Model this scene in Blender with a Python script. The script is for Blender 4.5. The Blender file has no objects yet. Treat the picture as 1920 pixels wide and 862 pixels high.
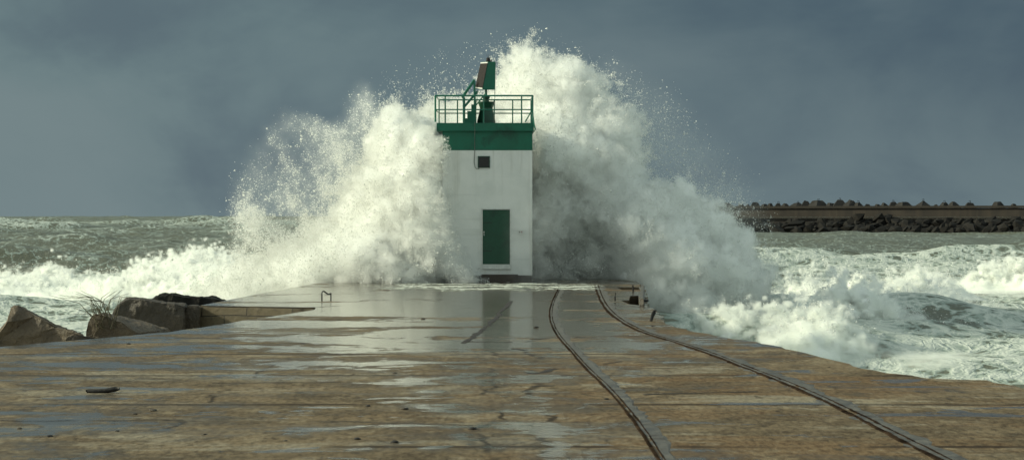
import bpy, bmesh, math, random
import numpy as np
from mathutils import Vector, noise as mnoise
from mathutils.geometry import tessellate_polygon

random.seed(7)
RNG = np.random.default_rng(11)
SC = bpy.context.scene
COL = SC.collection
R = math.radians

# ------------------------------------------------------------------ view of the place
F, CX, HY, CAMZ = 3733.0, 960.0, 404.0, 2.4        # focal length, centre and horizon of the photograph, eye height
SEA = -2.5
TY = 72.5                                          # distance of the lighthouse front


def at(px, py, Y):
    return Vector(((px - CX) / F * Y, Y, CAMZ - (py - HY) / F * Y))


def gnd(px, py, z=0.0):
    Y = F * (CAMZ - z) / (py - HY)
    return Vector(((px - CX) / F * Y, Y, z))


# ------------------------------------------------------------------ helpers
def tag(o, label=None, cat=None, group=None, kind=None):
    if label: o['label'] = label
    if cat: o['category'] = cat
    if group: o['group'] = group
    if kind: o['kind'] = kind
    return o


def empty(name, loc, label=None, cat=None, group=None):
    o = bpy.data.objects.new(name, None)
    o.empty_display_size = 0.3
    COL.objects.link(o)
    o.location = loc
    return tag(o, label, cat, group)


def link(name, me, m=None, parent=None, smooth=False):
    o = bpy.data.objects.new(name, me)
    COL.objects.link(o)
    if m: me.materials.append(m)
    if smooth: me.shade_smooth()
    if parent is not None:
        o.parent = parent
        o.matrix_parent_inverse = parent.matrix_basis.inverted()
    return o


def obj(name, bm, m, parent=None, smooth=False, bevel=0.0):
    if bevel:
        bmesh.ops.bevel(bm, geom=[e for e in bm.edges if e.is_manifold and e.calc_face_angle(0) > 0.5],
                        offset=bevel, segments=2, affect='EDGES', clamp_overlap=True)
    me = bpy.data.meshes.new(name)
    bm.to_mesh(me)
    bm.free()
    return link(name, me, m, parent, smooth)


def add_box(bm, lo, hi):
    x0, y0, z0 = lo
    x1, y1, z1 = hi
    v = [bm.verts.new(p) for p in ((x0, y0, z0), (x1, y0, z0), (x1, y1, z0), (x0, y1, z0),
                                   (x0, y0, z1), (x1, y0, z1), (x1, y1, z1), (x0, y1, z1))]
    for f in ((0, 3, 2, 1), (4, 5, 6, 7), (0, 1, 5, 4), (1, 2, 6, 5), (2, 3, 7, 6), (3, 0, 4, 7)):
        bm.faces.new([v[i] for i in f])
    return v


def box(lo, hi):
    bm = bmesh.new()
    add_box(bm, lo, hi)
    return bm


def add_tube(bm, pts, r, n=8, cap=True):
    pts = [Vector(p) for p in pts]
    rings = []
    for i, p in enumerate(pts):
        d = (pts[min(i + 1, len(pts) - 1)] - pts[max(i - 1, 0)]).normalized()
        a = d.orthogonal().normalized() if abs(d.z) > 0.99 else d.cross(Vector((0, 0, 1))).normalized()
        b = d.cross(a).normalized()
        rr = r[i] if isinstance(r, (list, tuple)) else r
        rings.append([bm.verts.new(p + (a * math.cos(t) + b * math.sin(t)) * rr)
                      for t in (2 * math.pi * k / n for k in range(n))])
    for q in range(len(rings) - 1):
        for k in range(n):
            bm.faces.new((rings[q][k], rings[q][(k + 1) % n], rings[q + 1][(k + 1) % n], rings[q + 1][k]))
    if cap:
        bm.faces.new(rings[0])
        bm.faces.new(rings[-1][::-1])
    return bm


def tube(pts, r, n=8):
    return add_tube(bmesh.new(), pts, r, n)


def prism(poly, y0, y1):
    """a front-facing outline (x, z) given a depth along y"""
    bm = bmesh.new()
    a = [bm.verts.new((x, y0, z)) for x, z in poly]
    b = [bm.verts.new((x, y1, z)) for x, z in poly]
    bm.faces.new(a)
    bm.faces.new(b[::-1])
    n = len(poly)
    for i in range(n):
        bm.faces.new((a[i], b[i], b[(i + 1) % n], a[(i + 1) % n]))
    bmesh.ops.recalc_face_normals(bm, faces=bm.faces)
    return bm


def hexa(c):
    """eight corners -> closed block: four bottom, four top, both counter-clockwise"""
    bm = bmesh.new()
    v = [bm.verts.new(p) for p in c]
    for f in ((0, 3, 2, 1), (4, 5, 6, 7), (0, 1, 5, 4), (1, 2, 6, 5), (2, 3, 7, 6), (3, 0, 4, 7)):
        bm.faces.new([v[i] for i in f])
    bmesh.ops.recalc_face_normals(bm, faces=bm.faces)
    return bm


def np_mesh(name, verts, faces):
    """big mesh from arrays; faces (n, k)"""
    me = bpy.data.meshes.new(name)
    verts = np.ascontiguousarray(verts, dtype=np.float32)
    n, k = faces.shape
    me.vertices.add(len(verts))
    me.vertices.foreach_set('co', verts.ravel())
    me.loops.add(n * k)
    me.loops.foreach_set('vertex_index', np.ascontiguousarray(faces, dtype=np.int32).ravel())
    me.polygons.add(n)
    me.polygons.foreach_set('loop_start', np.arange(0, n * k, k, dtype=np.int32))
    me.update(calc_edges=True)
    return me


def sstep(a, b, x):
    t = np.clip((x - a) / (b - a), 0, 1)
    return t * t * (3 - 2 * t)


def fnoise(shape, sp, lmin, lmax, beta, seed):
    """band-limited random field, unit variance; sp = cell size per axis"""
    g = np.random.default_rng(seed)
    w = np.fft.rfftn(g.standard_normal(shape).astype(np.float32))
    k2 = 0
    for i, n in enumerate(shape):
        f = np.fft.rfftfreq(n, sp[i]) if i == len(shape) - 1 else np.fft.fftfreq(n, sp[i])
        s = [1] * len(shape)
        s[i] = len(f)
        k2 = k2 + (f.reshape(s)) ** 2
    k = np.sqrt(k2)
    amp = np.where((k > 1.0 / lmax) & (k < 1.0 / lmin), np.maximum(k, 1e-6) ** (-beta / 2), 0)
    r = np.fft.irfftn(w * amp, s=shape, axes=tuple(range(len(shape)))).astype(np.float32)
    return r / (r.std() + 1e-9)


def poly_sdf(px, py, poly):
    """signed distance to an outline, positive inside"""
    p = np.array(poly, dtype=np.float32)
    d = np.full(px.shape, 1e9, dtype=np.float32)
    ins = np.zeros(px.shape, dtype=bool)
    for i in range(len(p)):
        a, b = p[i], p[(i + 1) % len(p)]
        e = b - a
        t = np.clip(((px - a[0]) * e[0] + (py - a[1]) * e[1]) / (e @ e + 1e-9), 0, 1)
        d = np.minimum(d, np.hypot(px - a[0] - t * e[0], py - a[1] - t * e[1]))
        c = (a[1] > py) != (b[1] > py)
        with np.errstate(divide='ignore', invalid='ignore'):
            xi = a[0] + (py - a[1]) / (b[1] - a[1] + 1e-9) * e[0]
        ins ^= c & (px < xi)
    return np.where(ins, d, -d)


# ------------------------------------------------------------------ materials
def new_mat(name):
    m = bpy.data.materials.new(name)
    m.use_nodes = True
    nt = m.node_tree
    nt.nodes.clear()
    return m, nt


class NT:
    """small node-building helper"""
    def __init__(s, nt): s.nt = nt; s.N = nt.nodes; s.L = nt.links
    def n(s, t, **kw):
        nd = s.N.new(t)
        ins = kw.pop('inp', {})
        for k, v in kw.items(): setattr(nd, k, v)
        for k, v in ins.items():
            if hasattr(v, 'is_linked') or hasattr(v, 'links'): s.L.new(v, nd.inputs[k])
            else: nd.inputs[k].default_value = v
        return nd
    def math(s, op, a, b=0.0, c=0.0, clamp=False):
        nd = s.N.new('ShaderNodeMath'); nd.operation = op; nd.use_clamp = clamp
        for i, v in enumerate((a, b, c)):
            if hasattr(v, 'links'): s.L.new(v, nd.inputs[i])
            else: nd.inputs[i].default_value = v
        return nd.outputs[0]
    def ramp(s, v, a, b, lo=0.0, hi=1.0):
        nd = s.N.new('ShaderNodeMapRange'); nd.interpolation_type = 'SMOOTHSTEP'
        s.L.new(v, nd.inputs['Value'])
        nd.inputs['From Min'].default_value = a; nd.inputs['From Max'].default_value = b
        nd.inputs['To Min'].default_value = lo; nd.inputs['To Max'].default_value = hi
        return nd.outputs['Result']
    def mix(s, f, a, b, blend='MIX'):
        nd = s.N.new('ShaderNodeMix'); nd.data_type = 'RGBA'; nd.blend_type = blend
        for k, v in ((0, f), (6, a), (7, b)):
            if hasattr(v, 'links'): s.L.new(v, nd.inputs[k])
            else: nd.inputs[k].default_value = v if k == 0 else (*v, 1.0)[:4]
        return nd.outputs[2]
    def noise(s, vec, scale, detail=4, rough=0.55, dist=0.0):
        nd = s.n('ShaderNodeTexNoise', inp={'Scale': scale, 'Detail': detail, 'Roughness': rough, 'Distortion': dist})
        if vec is not None: s.L.new(vec, nd.inputs['Vector'])
        return nd.outputs['Fac']
    def pos(s, scale=(1, 1, 1)):
        tc = s.n('ShaderNodeTexCoord')
        mp = s.n('ShaderNodeMapping', inp={'Scale': scale})
        s.L.new(tc.outputs['Object'], mp.inputs['Vector'])
        return mp.outputs['Vector']
    def bump(s, h, strength=0.4, dist=0.02, normal=None):
        nd = s.n('ShaderNodeBump', inp={'Strength': strength, 'Distance': dist})
        s.L.new(h, nd.inputs['Height'])
        if normal is not None: s.L.new(normal, nd.inputs['Normal'])
        return nd.outputs['Normal']
    def out(s, sh, vol=None):
        o = s.n('ShaderNodeOutputMaterial')
        if sh is not None: s.L.new(sh, o.inputs['Surface'])
        if vol is not None: s.L.new(vol, o.inputs['Volume'])


def mottled(name, c0, c1, rough=0.6, scale=2.0, bump=0.3, dist=0.02, spec=0.4, metallic=0.0, fine=18.0, dark=None, dscale=0.8, stretch=(1, 1, 1)):
    m, nt = new_mat(name)
    g = NT(nt)
    v = g.pos(stretch)
    n1 = g.noise(v, scale, 6, 0.6, 0.3)
    n2 = g.noise(v, fine, 5, 0.65)
    col = g.mix(g.ramp(n1, 0.32, 0.68), c0, c1)
    col = g.mix(g.ramp(n2, 0.3, 0.75, 0.0, 0.35 if max(c0) < 0.8 else 0.0), col, [c * 0.55 for c in c0])
    if dark:
        col = g.mix(g.ramp(g.noise(v, dscale, 5, 0.6, 0.6), 0.52, 0.68), col, dark)
    p = g.n('ShaderNodeBsdfPrincipled', inp={'Specular IOR Level': spec, 'Metallic': metallic})
    g.L.new(col, p.inputs['Base Color'])
    g.L.new(g.ramp(n1, 0.2, 0.8, rough * 0.75, min(1, rough * 1.2)), p.inputs['Roughness'])
    h = g.math('ADD', g.math('MULTIPLY', n1, 1.5), g.math('MULTIPLY', n2, 0.4))
    g.L.new(g.bump(h, bump, dist), p.inputs['Normal'])
    g.out(p.outputs[0])
    return m


M = {}
M['white_render'] = None
M['green'] = mottled('green_paint', (0.004, 0.1, 0.058), (0.006, 0.125, 0.075), 0.5, 1.5, 0.12, 0.01, dark=(0.004, 0.06, 0.036), dscale=1.2)
M['green_metal'] = mottled('green_metal', (0.008, 0.12, 0.078), (0.012, 0.15, 0.095), 0.4, 6, 0.1, 0.003)
M['green_dark'] = mottled('green_door', (0.006, 0.05, 0.026), (0.008, 0.062, 0.033), 0.42, 2.5, 0.1, 0.005, dark=(0.005, 0.036, 0.02), dscale=1.5)
M['black'] = mottled('black_iron', (0.008, 0.008, 0.009), (0.016, 0.014, 0.013), 0.5, 9, 0.4, 0.01)
M['window'] = mottled('window_dark', (0.008, 0.008, 0.008), (0.012, 0.01, 0.009), 0.15, 3, 0.05, 0.002)
M['sill'] = mottled('white_trim', (0.55, 0.55, 0.52), (0.66, 0.66, 0.62), 0.6, 6, 0.1, 0.003)
M['base_stone'] = mottled('base_stone', (0.035, 0.027, 0.02), (0.06, 0.045, 0.034), 0.5, 4, 0.4, 0.02)
M['rock'] = mottled('wet_rock', (0.085, 0.06, 0.036), (0.135, 0.098, 0.06), 0.6, 2.2, 0.9, 0.09, fine=16, dark=(0.038, 0.03, 0.023), dscale=0.9)
M['rock_dark'] = mottled('dark_rock', (0.046, 0.035, 0.024), (0.075, 0.057, 0.039), 0.6, 2.4, 0.9, 0.09, fine=16, dark=(0.02, 0.017, 0.015), dscale=0.8)
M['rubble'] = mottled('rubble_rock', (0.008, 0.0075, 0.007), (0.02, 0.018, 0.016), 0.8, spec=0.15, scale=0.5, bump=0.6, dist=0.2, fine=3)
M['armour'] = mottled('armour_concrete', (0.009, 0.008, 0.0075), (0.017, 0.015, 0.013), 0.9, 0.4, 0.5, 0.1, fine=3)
M['driftwood'] = mottled('driftwood', (0.006, 0.005, 0.004), (0.016, 0.012, 0.009), 0.7, 8, 0.6, 0.02)
M['steel'] = mottled('rail_steel', (0.018, 0.013, 0.01), (0.05, 0.033, 0.022), 1.0, 3, 0.9, 0.03, spec=0.0, dark=(0.008, 0.006, 0.005), dscale=2.2)
M['mortar'] = mottled('mortar', (0.06, 0.056, 0.05), (0.135, 0.125, 0.105), 0.5, 3.2, 0.8, 0.03, spec=0.35, dark=(0.04, 0.031, 0.023), dscale=2.2)
M['crack'] = mottled('crack_dirt', (0.012, 0.008, 0.006), (0.03, 0.02, 0.013), 0.6, 5, 0.6, 0.02)
M['grass'] = mottled('dry_grass', (0.06, 0.05, 0.025), (0.1, 0.085, 0.04), 0.7, 9, 0.1, 0.002)
M['cable'] = mottled('cable_grey', (0.12, 0.14, 0.12), (0.16, 0.17, 0.15), 0.5, 9, 0.1, 0.002)


def wall_white():
    m, nt = new_mat('white_render')
    g = NT(nt)
    v = g.pos()
    st = g.noise(g.pos((3.0, 3.0, 0.25)), 1.3, 5, 0.6)
    hb = g.noise(g.pos((0.15, 0.15, 3.0)), 1.5, 3, 0.5)
    n1 = g.noise(v, 1.1, 6, 0.6, 0.4)
    col = g.mix(g.ramp(n1, 0.35, 0.7), (0.67, 0.67, 0.64), (0.58, 0.59, 0.56))
    col = g.mix(g.ramp(st, 0.52, 0.75, 0, 0.65), col, (0.43, 0.42, 0.37))
    col = g.mix(g.ramp(hb, 0.55, 0.7, 0, 0.5), col, (0.49, 0.5, 0.47))
    p = g.n('ShaderNodeBsdfPrincipled', inp={'Roughness': 0.55, 'Specular IOR Level': 0.35})
    g.L.new(col, p.inputs['Base Color'])
    g.L.new(g.bump(g.noise(v, 14, 5, 0.6), 0.25, 0.01), p.inputs['Normal'])
    g.out(p.outputs[0])
    return m
M['white_render'] = wall_white()


def panel_mat():
    m, nt = new_mat('solar_cells')
    g = NT(nt)
    v = g.pos()
    b = g.n('ShaderNodeTexBrick', inp={'Scale': 9.0, 'Mortar Size': 0.035, 'Color1': (0.022, 0.02, 0.02, 1), 'Color2': (0.03, 0.026, 0.026, 1), 'Mortar': (0.05, 0.045, 0.043, 1)})
    b.offset = 0.0
    mp = g.n('ShaderNodeMapping', inp={'Rotation': (R(90), 0, 0)})
    g.L.new(v, mp.inputs['Vector'])
    g.L.new(mp.outputs[0], b.inputs['Vector'])
    p = g.n('ShaderNodeBsdfPrincipled', inp={'Roughness': 0.85, 'Specular IOR Level': 0.08})
    g.L.new(b.outputs['Color'], p.inputs['Base Color'])
    g.out(p.outputs[0])
    return m
M['panel'] = panel_mat()


def deck_mat():
    m, nt = new_mat('wet_concrete')
    g = NT(nt)
    tc = g.n('ShaderNodeTexCoord').outputs['Object']
    sep = g.n('ShaderNodeSeparateXYZ'); g.L.new(tc, sep.inputs[0])
    X, Y = sep.outputs[0], sep.outputs[1]
    v = tc
    big = g.noise(v, 0.22, 5, 0.6, 0.5)
    mid = g.noise(g.pos((0.55, 1, 1)), 0.9, 6, 0.62, 0.4)
    fine = g.noise(v, 7, 6, 0.7)
    grit = g.noise(v, 45, 4, 0.7)
    # colour: sandy yellow-brown in long streaks, rust, grey-washed areas, dark pits
    st1 = g.noise(g.pos((0.75, 0.75, 1)), 0.6, 8, 0.7, 0.5)
    st2 = g.noise(g.pos((0.85, 0.5, 1)), 1.5, 7, 0.72, 0.4)
    st3 = g.noise(g.pos((1.1, 0.4, 1)), 4.0, 7, 0.75, 0.2)
    grain = g.noise(g.pos((1.0, 0.35, 1)), 13, 6, 0.75)
    col = g.mix(g.ramp(st1, 0.4, 0.6), (0.062, 0.042, 0.024), (0.16, 0.118, 0.072))
    rust = g.math('MULTIPLY', g.ramp(g.noise(g.pos((0.5, 1, 1)), 0.4, 7, 0.68, 0.8), 0.46, 0.58), g.ramp(X, -3.0, 2.0, 0.1, 0.9))
    col = g.mix(g.math('MULTIPLY', rust, 0.8), col, (0.13, 0.07, 0.029))
    col = g.mix(g.ramp(g.noise(g.pos((0.5, 0.9, 1)), 0.5, 8, 0.72, 0.4), 0.52, 0.6, 0, 0.75), col, (0.27, 0.245, 0.19))
    col = g.mix(g.ramp(st2, 0.54, 0.62, 0, 0.8), col, (0.04, 0.026, 0.013))
    col = g.mix(g.ramp(st2, 0.45, 0.36, 0, 0.55), col, (0.26, 0.215, 0.145))
    col = g.mix(g.ramp(st3, 0.55, 0.64, 0, 0.85), col, (0.024, 0.016, 0.01))
    col = g.mix(g.ramp(st3, 0.43, 0.34, 0, 0.45), col, (0.28, 0.24, 0.175))
    col = g.mix(g.ramp(grain, 0.36, 0.68), g.mix(0.25, col, (0.3, 0.24, 0.15)), g.mix(0.5, col, (0.02, 0.013, 0.008)))
    # long lengthwise crack lines and cross joints of the slabs
    wob = g.math('MULTIPLY', g.math('SUBTRACT', g.noise(g.pos((0.2, 0.35, 1)), 1.0, 5, 0.7), 0.5), 1.3)
    for x0, wd in ((-0.28, 0.035), (-3.9, 0.03), (0.35, 0.05)):
        dd = g.math('ABSOLUTE', g.math('SUBTRACT', g.math('ADD', X, wob), x0))
        brk_ = g.ramp(g.noise(g.pos((0.1, 0.5, 1)), 0.9 + x0 * 0.02, 3, 0.5), 0.44, 0.54)
        col = g.mix(g.math('MULTIPLY', g.ramp(dd, wd * 0.4, wd * 1.6, 0.9, 0), brk_), col, (0.02, 0.013, 0.008))
    ym = g.math('ABSOLUTE', g.math('SUBTRACT', g.math('FLOORED_MODULO', g.math('ADD', Y, g.math('MULTIPLY', wob, 0.25)), 4.6), 2.3))
    jb = g.ramp(g.noise(g.pos((0.35, 0.25, 1)), 0.9, 4, 0.6), 0.4, 0.52)
    col = g.mix(g.math('MULTIPLY', g.ramp(ym, 0.03, 0.15, 0.92, 0), jb), col, (0.022, 0.014, 0.009))
    # water film: pools nearer the lighthouse, scattered close up
    wet = g.noise(g.pos((0.45, 1, 1)), 0.42, 7, 0.62, 0.6)
    brk = g.math('MULTIPLY', g.math('SUBTRACT', st2, 0.5), 0.5)
    far = g.math('ADD', g.ramp(Y, 28.0, 40.0, 0, 0.38), g.ramp(Y, 40, 62, 0, 0.17))
    side = g.ramp(X, 0.8, 3.2, 0, -0.12)
    lft = g.math('MULTIPLY', g.ramp(X, -3.0, -5.0), g.math('MULTIPLY', g.ramp(Y, 27, 31), -0.055))
    wsum = g.math('ADD', g.math('ADD', g.math('ADD', wet, brk), g.math('MULTIPLY', far, 0.42)), g.math('ADD', side, lft))
    small = g.math('ADD', g.noise(g.pos((0.4, 1, 1)), 1.1, 6, 0.62, 0.5), g.math('MULTIPLY', brk, 0.4))
    seam = g.math('MULTIPLY', g.ramp(g.math('ABSOLUTE', g.math('SUBTRACT', g.math('ADD', X, wob), 0.42)), 0.0, 0.3, 0.09, 0), g.ramp(Y, 36, 24))
    small = g.math('ADD', small, seam)
    pool = g.math('MAXIMUM', g.ramp(wsum, 0.56, 0.615), g.ramp(small, 0.592, 0.622, 0, 0.9))
    damp = g.ramp(wsum, 0.42, 0.58)
    colw = g.mix(g.math('MULTIPLY', damp, 0.4), col, (0.05, 0.042, 0.03))
    p = g.n('ShaderNodeBsdfPrincipled', inp={'Specular IOR Level': 0.14})
    g.L.new(colw, p.inputs['Base Color'])
    g.L.new(g.ramp(damp, 0, 1, 0.85, 0.5), p.inputs['Roughness'])
    h = g.math('ADD', g.math('MULTIPLY', mid, 1.2), g.math('ADD', g.math('MULTIPLY', fine, 0.9), g.math('MULTIPLY', grit, 0.3)))
    g.L.new(g.bump(h, 0.6, 0.035), p.inputs['Normal'])
    w = g.n('ShaderNodeBsdfPrincipled', inp={'Roughness': 0.13, 'IOR': 1.33, 'Specular IOR Level': 0.5})
    g.L.new(g.mix(0.55, colw, (0.05, 0.045, 0.038)), w.inputs['Base Color'])
    rip = g.noise(g.pos((0.35, 1, 1)), 2.2, 5, 0.65)
    g.L.new(g.bump(rip, 0.3, 0.03), w.inputs['Normal'])
    mx = g.n('ShaderNodeMixShader')
    g.L.new(pool, mx.inputs[0]); g.L.new(p.outputs[0], mx.inputs[1]); g.L.new(w.outputs[0], mx.inputs[2])
    g.out(mx.outputs[0])
    return m
M['deck'] = deck_mat()


def brick_mat():
    m, nt = new_mat('block_masonry')
    g = NT(nt)
    v = g.pos()
    mp = g.n('ShaderNodeMapping', inp={'Rotation': (R(90), 0, 0)})
    g.L.new(v, mp.inputs['Vector'])
    wob = g.n('ShaderNodeVectorMath', operation='ADD')
    ns = g.n('ShaderNodeTexNoise', inp={'Scale': 1.2, 'Detail': 3})
    sc = g.n('ShaderNodeVectorMath', operation='SCALE', inp={'Scale': 0.22})
    g.L.new(ns.outputs['Color'], sc.inputs[0]); g.L.new(mp.outputs[0], wob.inputs[0]); g.L.new(sc.outputs[0], wob.inputs[1])
    b = g.n('ShaderNodeTexBrick', inp={'Scale': 1.0, 'Mortar Size': 0.013, 'Brick Width': 1.25, 'Row Height': 0.36,
                                       'Color1': (0.14, 0.108, 0.062, 1), 'Color2': (0.095, 0.073, 0.042, 1), 'Mortar': (0.02, 0.016, 0.01, 1)})
    g.L.new(wob.outputs[0], b.inputs['Vector'])
    n = g.noise(v, 4, 6, 0.65)
    col = g.mix(g.ramp(n, 0.5, 0.75, 0, 0.7), b.outputs['Color'], (0.06, 0.045, 0.03))
    p = g.n('ShaderNodeBsdfPrincipled', inp={'Roughness': 0.6})
    g.L.new(col, p.inputs['Base Color'])
    h = g.math('ADD', g.math('MULTIPLY', b.outputs['Fac'], -1.0), n)
    g.L.new(g.bump(h, 0.7, 0.04), p.inputs['Normal'])
    g.out(p.outputs[0])
    return m
M['brick'] = brick_mat()


def sea_mat():
    m, nt = new_mat('storm_sea')
    g = NT(nt)
    a = g.n('ShaderNodeAttribute', attribute_name='foam').outputs['Fac']
    v = g.pos()
    # lace of foam: warped cell walls at two sizes
    wn = g.n('ShaderNodeTexNoise', inp={'Scale': 0.45, 'Detail': 4}); g.L.new(v, wn.inputs['Vector'])
    sc = g.n('ShaderNodeVectorMath', operation='SCALE', inp={'Scale': 2.2}); g.L.new(wn.outputs['Color'], sc.inputs[0])
    wv = g.n('ShaderNodeVectorMath', operation='ADD'); g.L.new(v, wv.inputs[0]); g.L.new(sc.outputs[0], wv.inputs[1])
    def cells(s):
        c = g.n('ShaderNodeTexVoronoi', feature='DISTANCE_TO_EDGE', inp={'Scale': s})
        g.L.new(wv.outputs[0], c.inputs['Vector'])
        return c.outputs['Distance']
    l1 = g.ramp(cells(0.55), 0.0, 0.32, 1, 0)
    l2 = g.ramp(cells(1.6), 0.0, 0.34, 1, 0)
    l3 = g.ramp(cells(4.2), 0.0, 0.4, 1, 0)
    lace = g.math('ADD', g.math('MULTIPLY', l1, 0.42), g.math('ADD', g.math('MULTIPLY', l2, 0.34), g.math('MULTIPLY', l3, 0.2)))
    n = g.noise(v, 0.35, 7, 0.62, 0.6)
    t = g.math('ADD', g.math('MULTIPLY', lace, 1.15), g.math('MULTIPLY', n, 0.75))
    t = g.math('ADD', t, g.math('MULTIPLY', a, 1.35))
    foam = g.ramp(t, 1.24, 1.42)
    water = g.mix(g.noise(v, 0.15, 4, 0.6), (0.075, 0.078, 0.052), (0.13, 0.132, 0.092))
    water = g.mix(g.ramp(a, 0.1, 0.7, 0, 0.8), water, (0.12, 0.135, 0.1))
    p = g.n('ShaderNodeBsdfPrincipled', inp={'Roughness': 0.3, 'IOR': 1.33, 'Specular IOR Level': 0.32})
    g.L.new(water, p.inputs['Base Color'])
    chop = g.math('ADD', g.noise(g.pos((1, 0.6, 1)), 0.8, 5, 0.6, 0.3), g.math('MULTIPLY', g.noise(v, 3.4, 4, 0.6), 0.35))
    g.L.new(g.bump(chop, 0.8, 0.25), p.inputs['Normal'])
    f = g.n('ShaderNodeBsdfPrincipled', inp={'Roughness': 0.7, 'Specular IOR Level': 0.2})
    g.L.new(g.mix(g.ramp(t, 1.3, 1.9), (0.25, 0.3, 0.265), (0.5, 0.53, 0.48)), f.inputs['Base Color'])
    g.L.new(g.bump(g.math('ADD', t, g.math('MULTIPLY', g.noise(v, 5, 5, 0.65), 0.5)), 0.8, 0.12), f.inputs['Normal'])
    mx = g.n('ShaderNodeMixShader')
    g.L.new(foam, mx.inputs[0]); g.L.new(p.outputs[0], mx.inputs[1]); g.L.new(f.outputs[0], mx.inputs[2])
    g.out(mx.outputs[0])
    return m
M['sea'] = sea_mat()


def foam_mat():
    m, nt = new_mat('whitewater')
    g = NT(nt)
    v = g.pos()
    n = g.noise(v, 1.1, 7, 0.66, 0.7)
    fi = g.noise(v, 7, 6, 0.7, 0.3)
    col = g.mix(g.ramp(n, 0.3, 0.52), (0.25, 0.3, 0.25), (0.72, 0.745, 0.67))
    p = g.n('ShaderNodeBsdfPrincipled', inp={'Roughness': 0.7, 'Specular IOR Level': 0.15})
    g.L.new(col, p.inputs['Base Color'])
    g.L.new(g.bump(g.math('ADD', n, g.math('MULTIPLY', fi, 0.5)), 0.8, 0.18), p.inputs['Normal'])
    tr = g.n('ShaderNodeBsdfTranslucent'); g.L.new(col, tr.inputs['Color'])
    mx = g.n('ShaderNodeMixShader', inp={0: 0.25})
    g.L.new(p.outputs[0], mx.inputs[1]); g.L.new(tr.outputs[0], mx.inputs[2])
    g.out(mx.outputs[0])
    return m
M['foam'] = foam_mat()


def drop_mat():
    m, nt = new_mat('spray_drops')
    g = NT(nt)
    d = g.n('ShaderNodeBsdfDiffuse', inp={'Color': (0.97, 0.975, 0.95, 1)})
    t = g.n('ShaderNodeBsdfTranslucent', inp={'Color': (0.97, 0.975, 0.95, 1)})
    mx = g.n('ShaderNodeMixShader', inp={0: 0.45})
    g.L.new(d.outputs[0], mx.inputs[1]); g.L.new(t.outputs[0], mx.inputs[2])
    g.out(mx.outputs[0])
    return m
M['drops'] = drop_mat()


def mist_mat(dens, col=(0.992, 0.996, 0.985, 1)):
    m, nt = new_mat('spray_mist')
    g = NT(nt)
    p = g.n('ShaderNodeVolumePrincipled', inp={'Color': col, 'Density': dens, 'Anisotropy': 0.3})
    p.inputs['Density Attribute'].default_value = 'density'
    g.out(None, p.outputs[0])
    return m


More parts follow.
